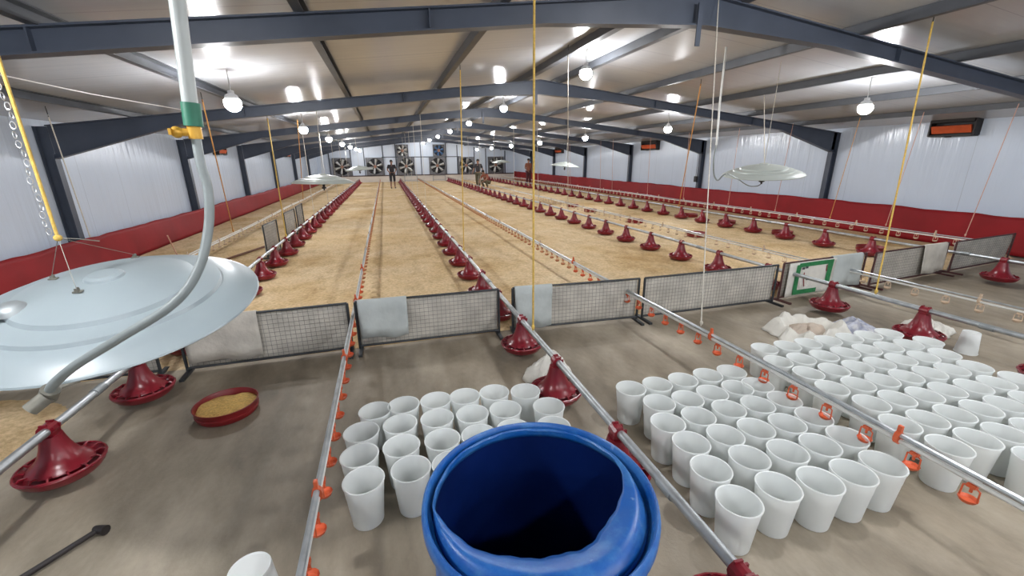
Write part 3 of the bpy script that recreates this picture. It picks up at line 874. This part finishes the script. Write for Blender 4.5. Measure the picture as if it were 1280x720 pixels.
for r, row in enumerate(G2):
    for c, (x, y) in enumerate(row):
        bucket('white bucket, middle group, %s, %s from the left' % (rn2[r], nth(c + 1)), x, y, 'middle group of white buckets')
rows = [(2.53, 2.94, 7), (2.31, 2.84, 8), (2.095, 2.90, 7), (1.88, 2.86, 7), (1.665, 2.92, 7), (1.45, 2.84, 7), (1.235, 2.88, 6), (1.02, 3.2, 4)]
rn3 = ['back row'] + ['%s row from the back' % nth(i) for i in range(2, 8)] + ['front row']
for r, (y, x0, n) in enumerate(rows):
    for c in range(n):
        bucket('white bucket, large right group, %s, %s from the left' % (rn3[r], nth(c + 1)),
               x0 + c * 0.222 + random.uniform(-.006, .006), y - 0.012 * c + random.uniform(-.006, .006), 'large right group of white buckets')
bucket('lone white bucket standing upside down beside a crumpled sack', 5.14, 2.31, None, 0.207, (PI, 0, 0), 0.82)
bucket('upturned white bucket at the very bottom edge, left of the drum', -0.66, 1.52, None, 0.252, (PI, 0, 0))

# ------------------------------------------------------------------ crumpled sacks
def crumple(name, label, loc, rx, ry, h, m, seed, rz=0.0, ring=False, cat='sack'):
    rnd = random.Random(seed)
    ph = [rnd.uniform(0, 6.28) for _ in range(12)]
    n, q = 64, 18; vs = []
    for i in range(q + 1):
        t = i / q
        for k in range(n):
            a = 2 * PI * k / n
            edge = 1 + 0.07 * math.sin(3 * a + ph[0]) + 0.05 * math.sin(7 * a + ph[1]) + 0.035 * math.sin(13 * a + ph[2])
            if ring:
                z = h * (math.exp(-((t - 0.72) / 0.16) ** 2)) * (0.8 + 0.35 * math.sin(2 * a + ph[3]) * 0.6 + 0.15 * math.sin(9 * a + ph[4])) + 0.25 * h * math.exp(-(t / .4) ** 2) * (0.6 + 0.4 * math.sin(4 * a + 5 * t + ph[6]))
            else:
                z = h * (1 - t ** 2.2) * (0.75 + 0.25 * math.sin(2 * a + ph[3]) + 0.12 * math.sin(5 * a + 6 * t + ph[4]))
            fold = 0.16 * h * (abs(math.sin(6 * a + 4 * t + ph[5])) + abs(math.sin(11 * a * (1 if i else 0) + 9 * t + ph[7])) - 0.8) * (t if t < .9 else (1 - t) * 9)
            z = max(0.0, (z + fold) * (1 if i < q else 0))
            vs.append((rx * t * edge * math.cos(a), ry * t * edge * math.sin(a), z + 0.003))
    fs = [(i * n + k, i * n + (k + 1) % n, (i + 1) * n + (k + 1) % n, (i + 1) * n + k) for i in range(q) for k in range(n)]
    b = MB().add(vs, fs)
    o = b.build(name, m, loc=loc, angle=28); o.rotation_euler = (0, 0, rz)
    so = o.modifiers.new('thick', 'SOLIDIFY'); so.thickness = 0.004; so.offset = 1
    return tag(o, label, cat)
t = crumple('empty_sack', 'opened white sack lying as a ring on the concrete before the green sack', (4.14, 3.08, 0.0), 0.44, 0.33, 0.14, 'sack_white', 3, 0.0, True)
p = crumple('paper_liner', '', (-0.02, 0.02, 0.02), 0.24, 0.16, 0.085, 'sack_beige', 11, 0.3)
for k_ in ('label', 'category'): del p[k_]
p['label'] = 'beige inner liner'; p.parent = t
crumple('empty_sack', 'crumpled sack with bluish print behind the right bucket group', (4.70, 3.02, 0.0), 0.20, 0.22, 0.12, 'sack_print', 5, -0.3)
crumple('empty_sack', 'crumpled white sack under the feeder beside the lone bucket', (5.42, 2.78, 0.0), 0.26, 0.20, 0.12, 'sack_white', 9, 0.2)
crumple('empty_sack', 'crumpled white sack lying behind the feeder at the centre feed pipe', (1.20, 3.06, 0.0), 0.22, 0.18, 0.20, 'sack_white', 15, 0.4)

# ------------------------------------------------------------------ blue drum
def make_drum(loc):
    t = thing('plastic_drum', 'blue plastic drum with a ragged hole cut in its top', 'drum', loc)
    H, N = 0.965, 96
    body = MB().lathe([(0.0, 0.004), (0.27, 0.004), (0.285, 0.02), (0.287, 0.29), (0.296, 0.31), (0.296, 0.33), (0.287, 0.35), (0.287, 0.62), (0.296, 0.64), (0.296, 0.66), (0.287, 0.68),
                       (0.286, 0.875), (0.290, 0.895), (0.304, 0.905), (0.311, 0.922), (0.312, 0.945), (0.309, 0.960), (0.304, H), (0.299, 0.960), (0.296, 0.945), (0.291, 0.928), (0.283, 0.922)], N)
    body.build('shell', 'drum', t, angle=50)
    # ragged head ring: from the groove up and inwards to the cut edge
    rnd = random.Random(2)
    vs = []; rows_ = 8
    def cut(a):
        # a measured from +x; the front (towards the camera, -y) keeps a wider, sagging strip
        f = max(0.0, math.cos(a - math.radians(262))) ** 1.25
        g_ = max(0.0, math.cos(a - math.radians(335))) ** 6
        return 0.275 - 0.112 * f - 0.046 * g_ + 0.0025 * math.sin(9 * a) + 0.0015 * math.sin(23 * a + 1), f
    for i in range(rows_ + 1):
        u = i / rows_
        for k in range(N):
            a = 2 * PI * k / N
            rc, f = cut(a)
            r = 0.283 + (rc - 0.283) * u
            z = 0.928 + 0.030 * math.sin(min(1, u * 2.2) * PI / 2) - (0.050 * f + 0.012) * max(0, u - .35) ** 1.3
            vs.append((r * math.cos(a), r * math.sin(a), z))
    fs = [(i * N + k, i * N + (k + 1) % N, (i + 1) * N + (k + 1) % N, (i + 1) * N + k) for i in range(rows_) for k in range(N)]
    o = MB().add(vs, fs).build('cut_head', 'drum', t, angle=60)
    so = o.modifiers.new('thick', 'SOLIDIFY'); so.thickness = 0.005; so.offset = -1
    MB().lathe([(0.279, 0.935), (0.279, 0.02), (0.0, 0.02)], 64).build('inner_wall', 'drum_in_shaded', t, angle=60)
    hole = MB().sphere((0, 0, 0), 0.006, 8, 6)
    hole.build('bung_hole', 'black_iron', t, (-0.06, -0.2865, 0.855))
    return t
make_drum((0.318, 0.862, 0.0)).scale = (0.992, 0.992, 0.990)

# ------------------------------------------------------------------ gas brooders
def brooder(label, loc, rot, m, R=0.55, group=None, seg=72):
    t = thing('gas_brooder', label, 'brooder', loc, rot, 'round gas brooders hanging from the roof')
    k = R / 0.55
    prof = [(0.0, 0.150), (0.05, 0.150), (0.065, 0.143), (0.07, 0.134), (0.16, 0.124), (0.26, 0.106), (0.312, 0.090), (0.322, 0.074), (0.36, 0.069), (0.402, 0.062), (0.410, 0.048), (0.45, 0.042), (0.505, 0.022), (0.53, 0.006), (0.548, 0.0), (0.552, -0.006), (0.548, -0.010)]
    b = MB().lathe([(a * k, z * k * 1.05) for a, z in prof], seg)
    o = b.build('canopy', m, t, angle=25)
    so = o.modifiers.new('thick', 'SOLIDIFY'); so.thickness = 0.003; so.offset = -1
    h = MB().lathe([(0.0, 0.02), (0.10, 0.02), (0.105, -0.02), (0.06, -0.035), (0.022, -0.04), (0.022, -0.085), (0.04, -0.09), (0.04, -0.115), (0.015, -0.12), (0.012, -0.15), (0.0, -0.15)], 18)
    h.tube([(0, 0, 0.02), (0, 0, 0.14 * k)], 0.012, 8)
    h.build('burner', 'black_iron', t)
    return t
big = brooder('large pale blue round gas brooder in the left foreground', (-1.2, 2.2, 1.19), (0.20, 0.0, 0.0), 'brooder', 0.55)
R3 = Matrix.Rotation(0.20, 3, 'X')
kn = R3.inverted() @ (Vector((-1.29, 2.13, 1.51)) - Vector((-1.2, 2.2, 1.19)))
def surf(a, r, z): return Vector((r * math.cos(a), r * math.sin(a), z))
for a, r, z in ((math.radians(165), 0.22, 0.118), (math.radians(98), 0.36, 0.075), (math.radians(255), 0.13, 0.134)):
    p = surf(a, r, z)
    br = MB().box((p.x, p.y, p.z + 0.006), (0.030, 0.018, 0.005)); br.box((p.x, p.y + 0.007, p.z + 0.013), (0.010, 0.003, 0.018)); br.box((p.x, p.y - 0.007, p.z + 0.013), (0.010, 0.003, 0.018))
    ob = br.build('hanger_bracket', 'fitting', big, smooth=False)
    MB().tube([p + Vector((0, 0, 0.02)), kn], 0.0013, 5).build('hanger_wire', 'fitting', ob)
# boss on the canopy
MB().lathe([(0.0, 0.025), (0.035, 0.022), (0.05, 0.008), (0.056, -0.01)], 20, (-0.235, -0.17, 0.105)).build('boss', 'galv_dull', big)
# rope and chain that carry the big brooder
kw = Vector((-1.29, 2.13, 1.51)); tp = Vector((-1.25, 2.06, zc(-1.25)))
t = thing('hanging_rope', 'thick yellow rope with a steel chain beside it above the big brooder', 'rope')
MB().tube([kw, kw.lerp(tp, .5), tp], 0.006, 8).build('rope', 'rope', t)
MB().sphere(kw, 0.014, 10, 8).build('knot', 'rope', t)
for i in range(38):
    c = kw.lerp(tp, 0.02 + i * 0.0245) + Vector((-0.022 - 0.005 * math.sin(i * 1.3), 0.0, 0.0))
    l = MB().ring(0.0085, 0.0017, 0, 12, 5)
    rm = Matrix.Rotation(PI / 2, 3, 'X') @ Matrix.Rotation(0, 3, 'Z')
    rm = (Matrix.Rotation(PI / 2 * (i % 2), 3, 'Z') @ rm)
    l.v = [tuple(rm @ Vector((v[0] * 1.0, v[1] * 1.5, v[2])) + c) for v in l.v]
    l.build('chain_link', 'chain', t)
MB().tube([kw, kw + Vector((0.05, 0.02, -0.01)), kw + Vector((0.1, 0.06, -0.03))], 0.002, 5).build('loose_end', 'fitting', t)

# gas pipe, valve and hose for the big brooder
t = thing('gas_pipe', 'grey vertical gas pipe with green coupling, yellow valve and hose to the big brooder', 'pipe')
MB().tube([(-0.565, 1.75, zc(-0.565) - 0.01), (-0.572, 1.75, 2.3), (-0.60, 1.75, 1.97)], 0.0225, 16).build('pipe', 'pvc_grey', t)
MB().tube([(-0.597, 1.75, 1.985), (-0.602, 1.75, 1.912)], 0.028, 16).build('coupling', 'green_tape', t)
v = MB().tube([(-0.602, 1.75, 1.915), (-0.603, 1.75, 1.872)], 0.021, 12)
v.tube([(-0.603, 1.75, 1.893), (-0.645, 1.74, 1.893)], 0.013, 10); v.sphere((-0.65, 1.738, 1.893), 0.019, 10, 8)
v.box((-0.66, 1.735, 1.893), (0.008, 0.05, 0.02))
o = v.build('valve', 'brass', t); o['label'] = 'yellow valve'
def smooth_path(pts, n=8):
    P = [Vector(p) for p in pts]; P = [P[0]] + P + [P[-1]]; out = []
    for i in range(1, len(P) - 2):
        for k in range(n):
            u = k / n
            out.append(0.5 * ((2 * P[i]) + (-P[i - 1] + P[i + 1]) * u + (2 * P[i - 1] - 5 * P[i] + 4 * P[i + 1] - P[i + 2]) * u * u + (-P[i - 1] + 3 * P[i] - 3 * P[i + 1] + P[i + 2]) * u ** 3))
    out.append(P[-2]); return out
hp = [(-0.603, 1.75, 1.88), (-0.60, 1.735, 1.79), (-0.59, 1.72, 1.71), (-0.60, 1.69, 1.59), (-0.64, 1.64, 1.45), (-0.72, 1.60, 1.345), (-0.89, 1.585, 1.245), (-1.03, 1.60, 1.165), (-1.13, 1.635, 1.09), (-1.165, 1.655, 1.045)]
MB().tube(smooth_path(hp), 0.0150, 12).build('hose', 'hose', t)
f = MB().tube([(-1.148, 1.645, 1.07), (-1.175, 1.662, 1.033)], 0.026, 12); f.tube([(-1.160, 1.64, 1.048), (-1.20, 1.615, 1.018)], 0.024, 12)
f.tube([(-1.16, 1.655, 1.062), (-1.10, 1.70, 1.07)], 0.012, 8)
f.build('end_fitting', 'fitting', t)

def hanging_brooder(label, loc, rot, m, R, hose=True, cl='cord'):
    t = brooder(label, loc, rot, m, R, seg=48)
    x, y, z = loc
    top = zc(x) - z
    MB().tube([(0, 0, 0.15), (0.02, 0, top)], 0.004, 6).build('hanging_cord', cl, t)
    return t
hanging_brooder('white round gas brooder hanging before the right wall columns, hose at its left', (5.55, 5.35, 1.535), (0.06, -0.10, 0.2), 'brooder_pale', 0.56)
hanging_brooder('pale round gas brooder above the left feed pipe beyond the big one', (-1.13, 8.85, 1.40), (0.0, 0.02, 0), 'brooder_pale', 0.55)
hanging_brooder('small far gas brooder in front of the second end wall fan', (-0.95, 18.2, 1.42), (0, -.05, 0), 'brooder_pale', 0.55)
hanging_brooder('far gas brooder before the right wall, between the first one and the end wall', (6.6, 15.5, 1.50), (0.03, 0.08, 0), 'brooder_pale', 0.55)
hanging_brooder('tiny far gas brooder in front of the rightmost end wall fan', (7.3, 27.6, 1.55), (0, 0, 0), 'brooder_pale', 0.6)
# white pipe and hose to the right brooder
t = thing('gas_pipe', 'thin white vertical gas pipe with a looping hose beside the right brooder', 'pipe')
MB().tube([(4.46, 5.2, zc(4.46) - 0.01), (4.47, 5.2, 2.5), (4.50, 5.2, 1.95)], 0.013, 8).build('pipe', 'white_pvc', t)
MB().tube(smooth_path([(4.50, 5.2, 1.97), (4.485, 5.2, 1.78), (4.52, 5.2, 1.56), (4.60, 5.2, 1.47), (4.68, 5.21, 1.53), (4.74, 5.22, 1.555)]), 0.011, 8).build('hose', 'hose', t)
MB().tube(smooth_path([(4.78, 5.22, 1.555), (4.95, 5.22, 1.49), (5.2, 5.25, 1.38), (5.42, 5.3, 1.36), (5.53, 5.34, 1.385)]), 0.007, 6).build('thin_hose', 'hose', t)

# ------------------------------------------------------------------ hanging cords and ropes
def hang(name, label, bottom, top, r, m, hook=True, knot=0.0):
    t = thing(name, label, 'rope' if 'rope' in name else 'cord', group='ropes and cords that carry the lines')
    bt_, tp_ = Vector(bottom), Vector(top)
    mid = bt_.lerp(tp_, .5)
    MB().tube([bt_, mid, tp_], r, 6).build('line', m, t)
    if hook:
        hk = MB().tube([tp_ + Vector((0, 0, -0.03)), tp_ + Vector((0, 0, 0.0)), (tp_.x, tp_.y, zc(tp_.x))], 0.005, 6)
        hk.build('hook', 'black_iron', t)
    if knot:
        MB().sphere(bt_ + Vector((0, 0, 0.03)), knot, 8, 6, (1, 1, 1.6)).build('knot', m, t)
    return t
PZ = 0.385
hang('hanging_rope', 'long yellow rope rising from the centre feed pipe near the fence', (1.10, 3.18, PZ), (1.10, 3.2, zc(1.1)), 0.0085, 'rope', False, 0.016)
hang('hanging_string', 'white cord tied to the steel drinker line right of the drum', (2.50, 2.80, 0.40), (3.15, 3.85, 3.2), 0.005, 'cord', False, 0.014)
hang('hanging_rope', 'slanting yellow rope tied to the feed pipe by the green sack', (4.90, 3.03, PZ), (5.2, 3.32, 3.02), 0.0085, 'rope', True, 0.016)
hang('hanging_rope', 'orange rope hanging in front of the second right wall column', (8.32, 10.85, PZ), (5.4, 6.8, 3.0), 0.010, 'rope_orange', True, 0.02)
hang('hanging_rope', 'orange rope beside the green coupling, left of the first bulb', (-3.2, 10.2, 0.36), (-2.38, 7.42, 2.63), 0.009, 'rope_orange', True, 0.02)
hang('hanging_rope', 'pale rope to the left feed pipe near the standing mesh panels', (-1.95, 9.0, PZ), (-2.25, 10.48, 2.64), 0.011, 'rope', True, 0.02)
hang('hanging_rope', 'orange rope below the second bulb of the left row', (-3.2, 18.6, 0.32), (-1.83, 11.4, 2.69), 0.011, 'rope_orange', True, 0.02)
hang('hanging_string', 'thin cord with a red tip hanging by the first left column', (-4.45, 8.0, 0.70), (-4.23, 7.51, 2.41), 0.007, 'cord', True, 0.012)
hang('hanging_string', 'short white cord before the red tarp left of the gas hose', (-3.2, 7.6, 0.36), (-3.1, 7.2, 0.78), 0.008, 'cord_pink', False, 0.014)
hang('hanging_rope', 'thin yellow rope down to the centre feed pipe halfway along', (1.10, 6.6, PZ), (1.18, 6.71, 3.03), 0.009, 'rope', True, 0.018)
hang('hanging_string', 'white cord below the ridge right of the first middle bulb', (4.90, 11.2, PZ), (2.6, 6.1, 3.18), 0.006, 'cord', True, 0.014)
hang('hanging_string', 'thin cord to the right of the long yellow rope', (4.90, 13.7, PZ), (5.0, 14.2, 3.02), 0.006, 'cord', True, 0.014)
hang('hanging_string', 'cord above the right brooder rising to the roof', (5.62, 5.42, 1.70), (6.6, 6.6, 2.84), 0.006, 'cord', True)
for i, (y, dy, m_) in enumerate(((4.75, .9, 'cord_pink'), (6.0, 1.0, 'cord_pink'), (7.15, 1.2, 'rope_orange'), (8.6, 0.9, 'cord_pink'), (10.2, .8, 'cord_pink'), (12.2, .6, 'cord_pink'), (14.3, .6, 'cord_pink'), (17.0, .5, 'cord_pink'), (18.1, .5, 'cord_pink'), (21.5, .4, 'cord_pink'))):
    hang('hanging_string', 'thin cord to the right wall drinker line before the red tarp, %s from the fence' % nth(i + 1), (9.5, y, 0.44), (9.35, y - dy * 0.25, zc(9.35) - 0.1), 0.006, m_, False, 0.014)
for i, y in enumerate((12.6, 15.8, 19, 22.2, 25.4)):
    hang('hanging_string', 'thin cord carrying the left feed pipe, %s beyond the standing panels' % nth(i + 1), (-1.95, y, PZ), (-1.95, y, zc(-1.95) - 0.1), 0.006, 'cord', False, 0.014)
    hang('hanging_string', 'thin cord carrying the centre feed pipe far off, %s in its row' % nth(i + 1), (1.10, y + .5, PZ), (1.10, y + .5, zc(1.1) - 0.1), 0.006, 'cord', False, 0.014)
    hang('hanging_string', 'thin cord carrying the feed pipe right of centre far off, %s in its row' % nth(i + 1), (4.90, y + 4.0, PZ), (4.9, y + 4.0, zc(4.9) - 0.1), 0.006, 'cord', False, 0.014)
# thin cable slung along the left ceiling
b = MB().tube([(-3.15, 4.2, 2.53), (-2.95, 6, 2.50), (-2.75, 8.4, 2.54)], 0.006, 6)
tag(b.build('ceiling_cable', 'socket'), 'thin dark cable slung below the ceiling at the left', 'cable')

# ------------------------------------------------------------------ tool on the floor
t = thing('hand_tool', 'dark long-handled tool with a short head on the concrete, lower left', 'tool')
MB().tube([(-1.93, 1.76, 0.018), (-1.75, 1.97, 0.018), (-1.56, 2.19, 0.026)], [0.016, 0.015, 0.013], 10).build('handle', 'tool', t)
hd = MB().tube([(-1.575, 2.215, 0.024), (-1.55, 2.20, 0.026), (-1.515, 2.185, 0.026)], [0.015, 0.021, 0.024], 12)
hd.build('head', 'tool', t)

# ------------------------------------------------------------------ people
def skin_obj(name, m, verts, edges, radii, parent, root=0, sub=2):
    me = bpy.data.meshes.new(name)
    me.from_pydata(verts, edges, [])
    me.materials.append(M[m])
    o = bpy.data.objects.new(name, me); COL.objects.link(o); o.parent = parent
    sk = o.modifiers.new('Skin', 'SKIN')
    sk.use_smooth_shade = True
    if not me.skin_vertices:
        return o
    for i, d in enumerate(me.skin_vertices[0].data):
        rr = radii[i]
        d.radius = rr if isinstance(rr, tuple) else (rr, rr)
        d.use_root = (i == root)
    ss = o.modifiers.new('Sub', 'SUBSURF'); ss.levels = sub; ss.render_levels = sub
    return o
def person(label, loc, rz, J, top, bottom, sleeves=True, long_legs=True):
    """J: joint positions; keys pelvis, chest, neck, head, and per side shoulder, elbow, wrist, hip, knee, ankle, toe"""
    t = thing('person', label, 'person', loc, (0, 0, rz), None)
    V = []; E = []; Rr = []
    def add(p, r, par=None):
        V.append(tuple(p)); Rr.append(r); i = len(V) - 1
        if par is not None: E.append((par, i))
        return i
    P = {k: Vector(v) for k, v in J.items()}
    pel = add(P['pelvis'], (0.135, 0.105))
    wa = add(P['pelvis'].lerp(P['chest'], .45), (0.125, 0.095), pel)
    ch = add(P['chest'], (0.15, 0.105), wa)
    nb = add(P['neck'], 0.055, ch)
    hd_ = P['head'] - P['neck']
    h0 = add(P['neck'] + hd_ * 0.45, 0.066, nb)
    h1 = add(P['head'], (0.082, 0.095), h0)
    h2 = add(P['head'] + hd_.normalized() * 0.085, (0.060, 0.07), h1)
    fwd = Vector(J.get('face', (0, -1, 0)))
    nz = add(P['head'] + fwd * 0.105 - hd_.normalized() * 0.01, 0.014, h1)
    for s in ('l', 'r'):
        sh = add(P[s + 'sh'], 0.058, ch); el = add(P[s + 'el'], 0.041, sh); wr = add(P[s + 'wr'], 0.027, el)
        d = (P[s + 'wr'] - P[s + 'el']).normalized()
        side = d.cross(fwd).normalized() if abs(d.dot(fwd)) < .95 else Vector((1, 0, 0))
        pm = add(P[s + 'wr'] + d * 0.06, (0.034, 0.020), wr)
        for q, (off, ln) in enumerate(((-0.030, .065), (-0.010, .078), (0.010, .072), (0.028, .055))):
            f1 = add(V[pm] + Vector(d * 0.035) + side * off if False else Vector(V[pm]) + d * 0.035 + fwd * off * 0.8 + side * 0.004, 0.0095, pm)
            f2 = add(Vector(V[f1]) + d * ln * .55 + side * 0.006, 0.009, f1)
            add(Vector(V[f2]) + d * ln * .4 + side * 0.016, 0.008, f2)
        t1 = add(Vector(P[s + 'wr']) + d * 0.03 + fwd * 0.035, 0.011, wr)
        add(Vector(V[t1]) + d * 0.045 + fwd * 0.012, 0.009, t1)
        hi = add(P[s + 'hi'], 0.088, pel); kn_ = add(P[s + 'kn'], 0.058, hi)
        ca = add(P[s + 'kn'].lerp(P[s + 'an'], .35), 0.056, kn_)
        an = add(P[s + 'an'], 0.036, ca); add(P[s + 'toe'], (0.040, 0.028), an)
    skin_obj('body', 'skin', V, E, Rr, t)
    # shirt
    V, E, Rr = [], [], []
    a0 = add(P['pelvis'] + Vector((0, 0, 0.0)), (0.160, 0.128)); a1 = add(P['pelvis'].lerp(P['chest'], .5), (0.152, 0.122), a0)
    a2 = add(P['chest'], (0.178, 0.132), a1); add(P['chest'].lerp(P['neck'], .72), (0.085, 0.085), a2)
    for s in ('l', 'r'):
        q = add(P[s + 'sh'], 0.074, a2); add(P[s + 'sh'].lerp(P[s + 'el'], .75), 0.062, q)
    skin_obj('shirt', top, V, E, Rr, t)
    V, E, Rr = [], [], []
    a0 = add(P['pelvis'] + Vector((0, 0, 0.03)), (0.15, 0.12))
    for s in ('l', 'r'):
        q = add(P[s + 'hi'], 0.104, a0); k = add(P[s + 'kn'], 0.078, q)
        add(P[s + 'kn'].lerp(P[s + 'an'], 0.9 if long_legs else 0.25), 0.066, k)
    skin_obj('trousers', bottom, V, E, Rr, t)
    hc = P['head'] + hd_.normalized() * 0.055 - fwd * 0.018
    hb = MB().sphere(hc, 0.098, 16, 10, (0.92, 1.0, 0.85))
    hb.build('hair', 'hair', t)
    er = MB()
    sx = hd_.normalized().cross(fwd).normalized()
    for s in (-1, 1): er.sphere(P['head'] + sx * s * 0.085, 0.026, 8, 6, (0.6, 1, 1.2))
    er.build('ears', 'skin', t)
    ft = MB()
    for s in ('l', 'r'):
        m_ = (P[s + 'an'] + P[s + 'toe']) / 2
        ft.sphere((m_.x, m_.y, 0.035), 0.06, 12, 8, (0.8, 2.0, 0.55))
    ft.build('shoes', 'black_iron', t)
    return t
stand = dict(pelvis=(0, 0, .93), chest=(0, 0.01, 1.28), neck=(0, 0, 1.46), head=(0, -0.02, 1.60), face=(0, -1, 0),
             lsh=(-.19, 0, 1.39), lel=(-.26, .03, 1.12), lwr=(-.16, -.14, .96), rsh=(.19, 0, 1.39), rel=(.26, .03, 1.12), rwr=(.15, -.14, .95),
             lhi=(-.10, 0, .88), lkn=(-.11, -.02, .50), lan=(-.12, .02, .09), ltoe=(-.13, -.12, .035),
             rhi=(.10, 0, .88), rkn=(.11, -.02, .50), ran=(.12, .02, .09), rtoe=(.13, -.12, .035))
person('person in dark shirt and dark shorts standing on the litter before the end wall', (0.42, 28.4, 0.05), 0.1, stand, 'shirt_dark', 'trouser_dark', True, False)
walk = dict(stand); walk.update(lan=(-.12, .16, .10), ltoe=(-.12, .05, .04), lkn=(-.11, .0, .50), ran=(.11, -.16, .09), rtoe=(.11, -.30, .035), rkn=(.11, -.12, .50), lel=(-.27, -.06, 1.12), lwr=(-.27, -.24, .95), rel=(.26, .08, 1.12), rwr=(.28, .02, .86))
person('person in dark tee and olive trousers standing beside a crouching person', (5.42, 26.0, 0.05), -0.5, walk, 'shirt_dark', 'trouser_olive')
crouch = dict(pelvis=(0, .12, .42), chest=(0, -.10, .72), neck=(0, -.20, .88), head=(0, -.29, .99), face=(0, -.9, -.4),
              lsh=(-.18, -.12, .80), lel=(-.25, -.30, .58), lwr=(-.13, -.48, .46), rsh=(.18, -.12, .80), rel=(.25, -.30, .58), rwr=(.13, -.48, .46),
              lhi=(-.10, .10, .40), lkn=(-.16, -.28, .50), lan=(-.14, -.05, .09), ltoe=(-.15, -.19, .035),
              rhi=(.10, .10, .40), rkn=(.16, -.28, .50), ran=(.14, -.05, .09), rtoe=(.15, -.19, .035))
person('crouching person in rust coloured shirt next to the standing one in dark tee', (5.78, 25.4, 0.05), -0.9, crouch, 'shirt_rust', 'trouser_olive')
person('person in brown-orange shirt and maroon trousers by the far right tarp', (9.12, 27.5, 0.05), 0.3, stand, 'shirt_orange', 'trouser_maroon')
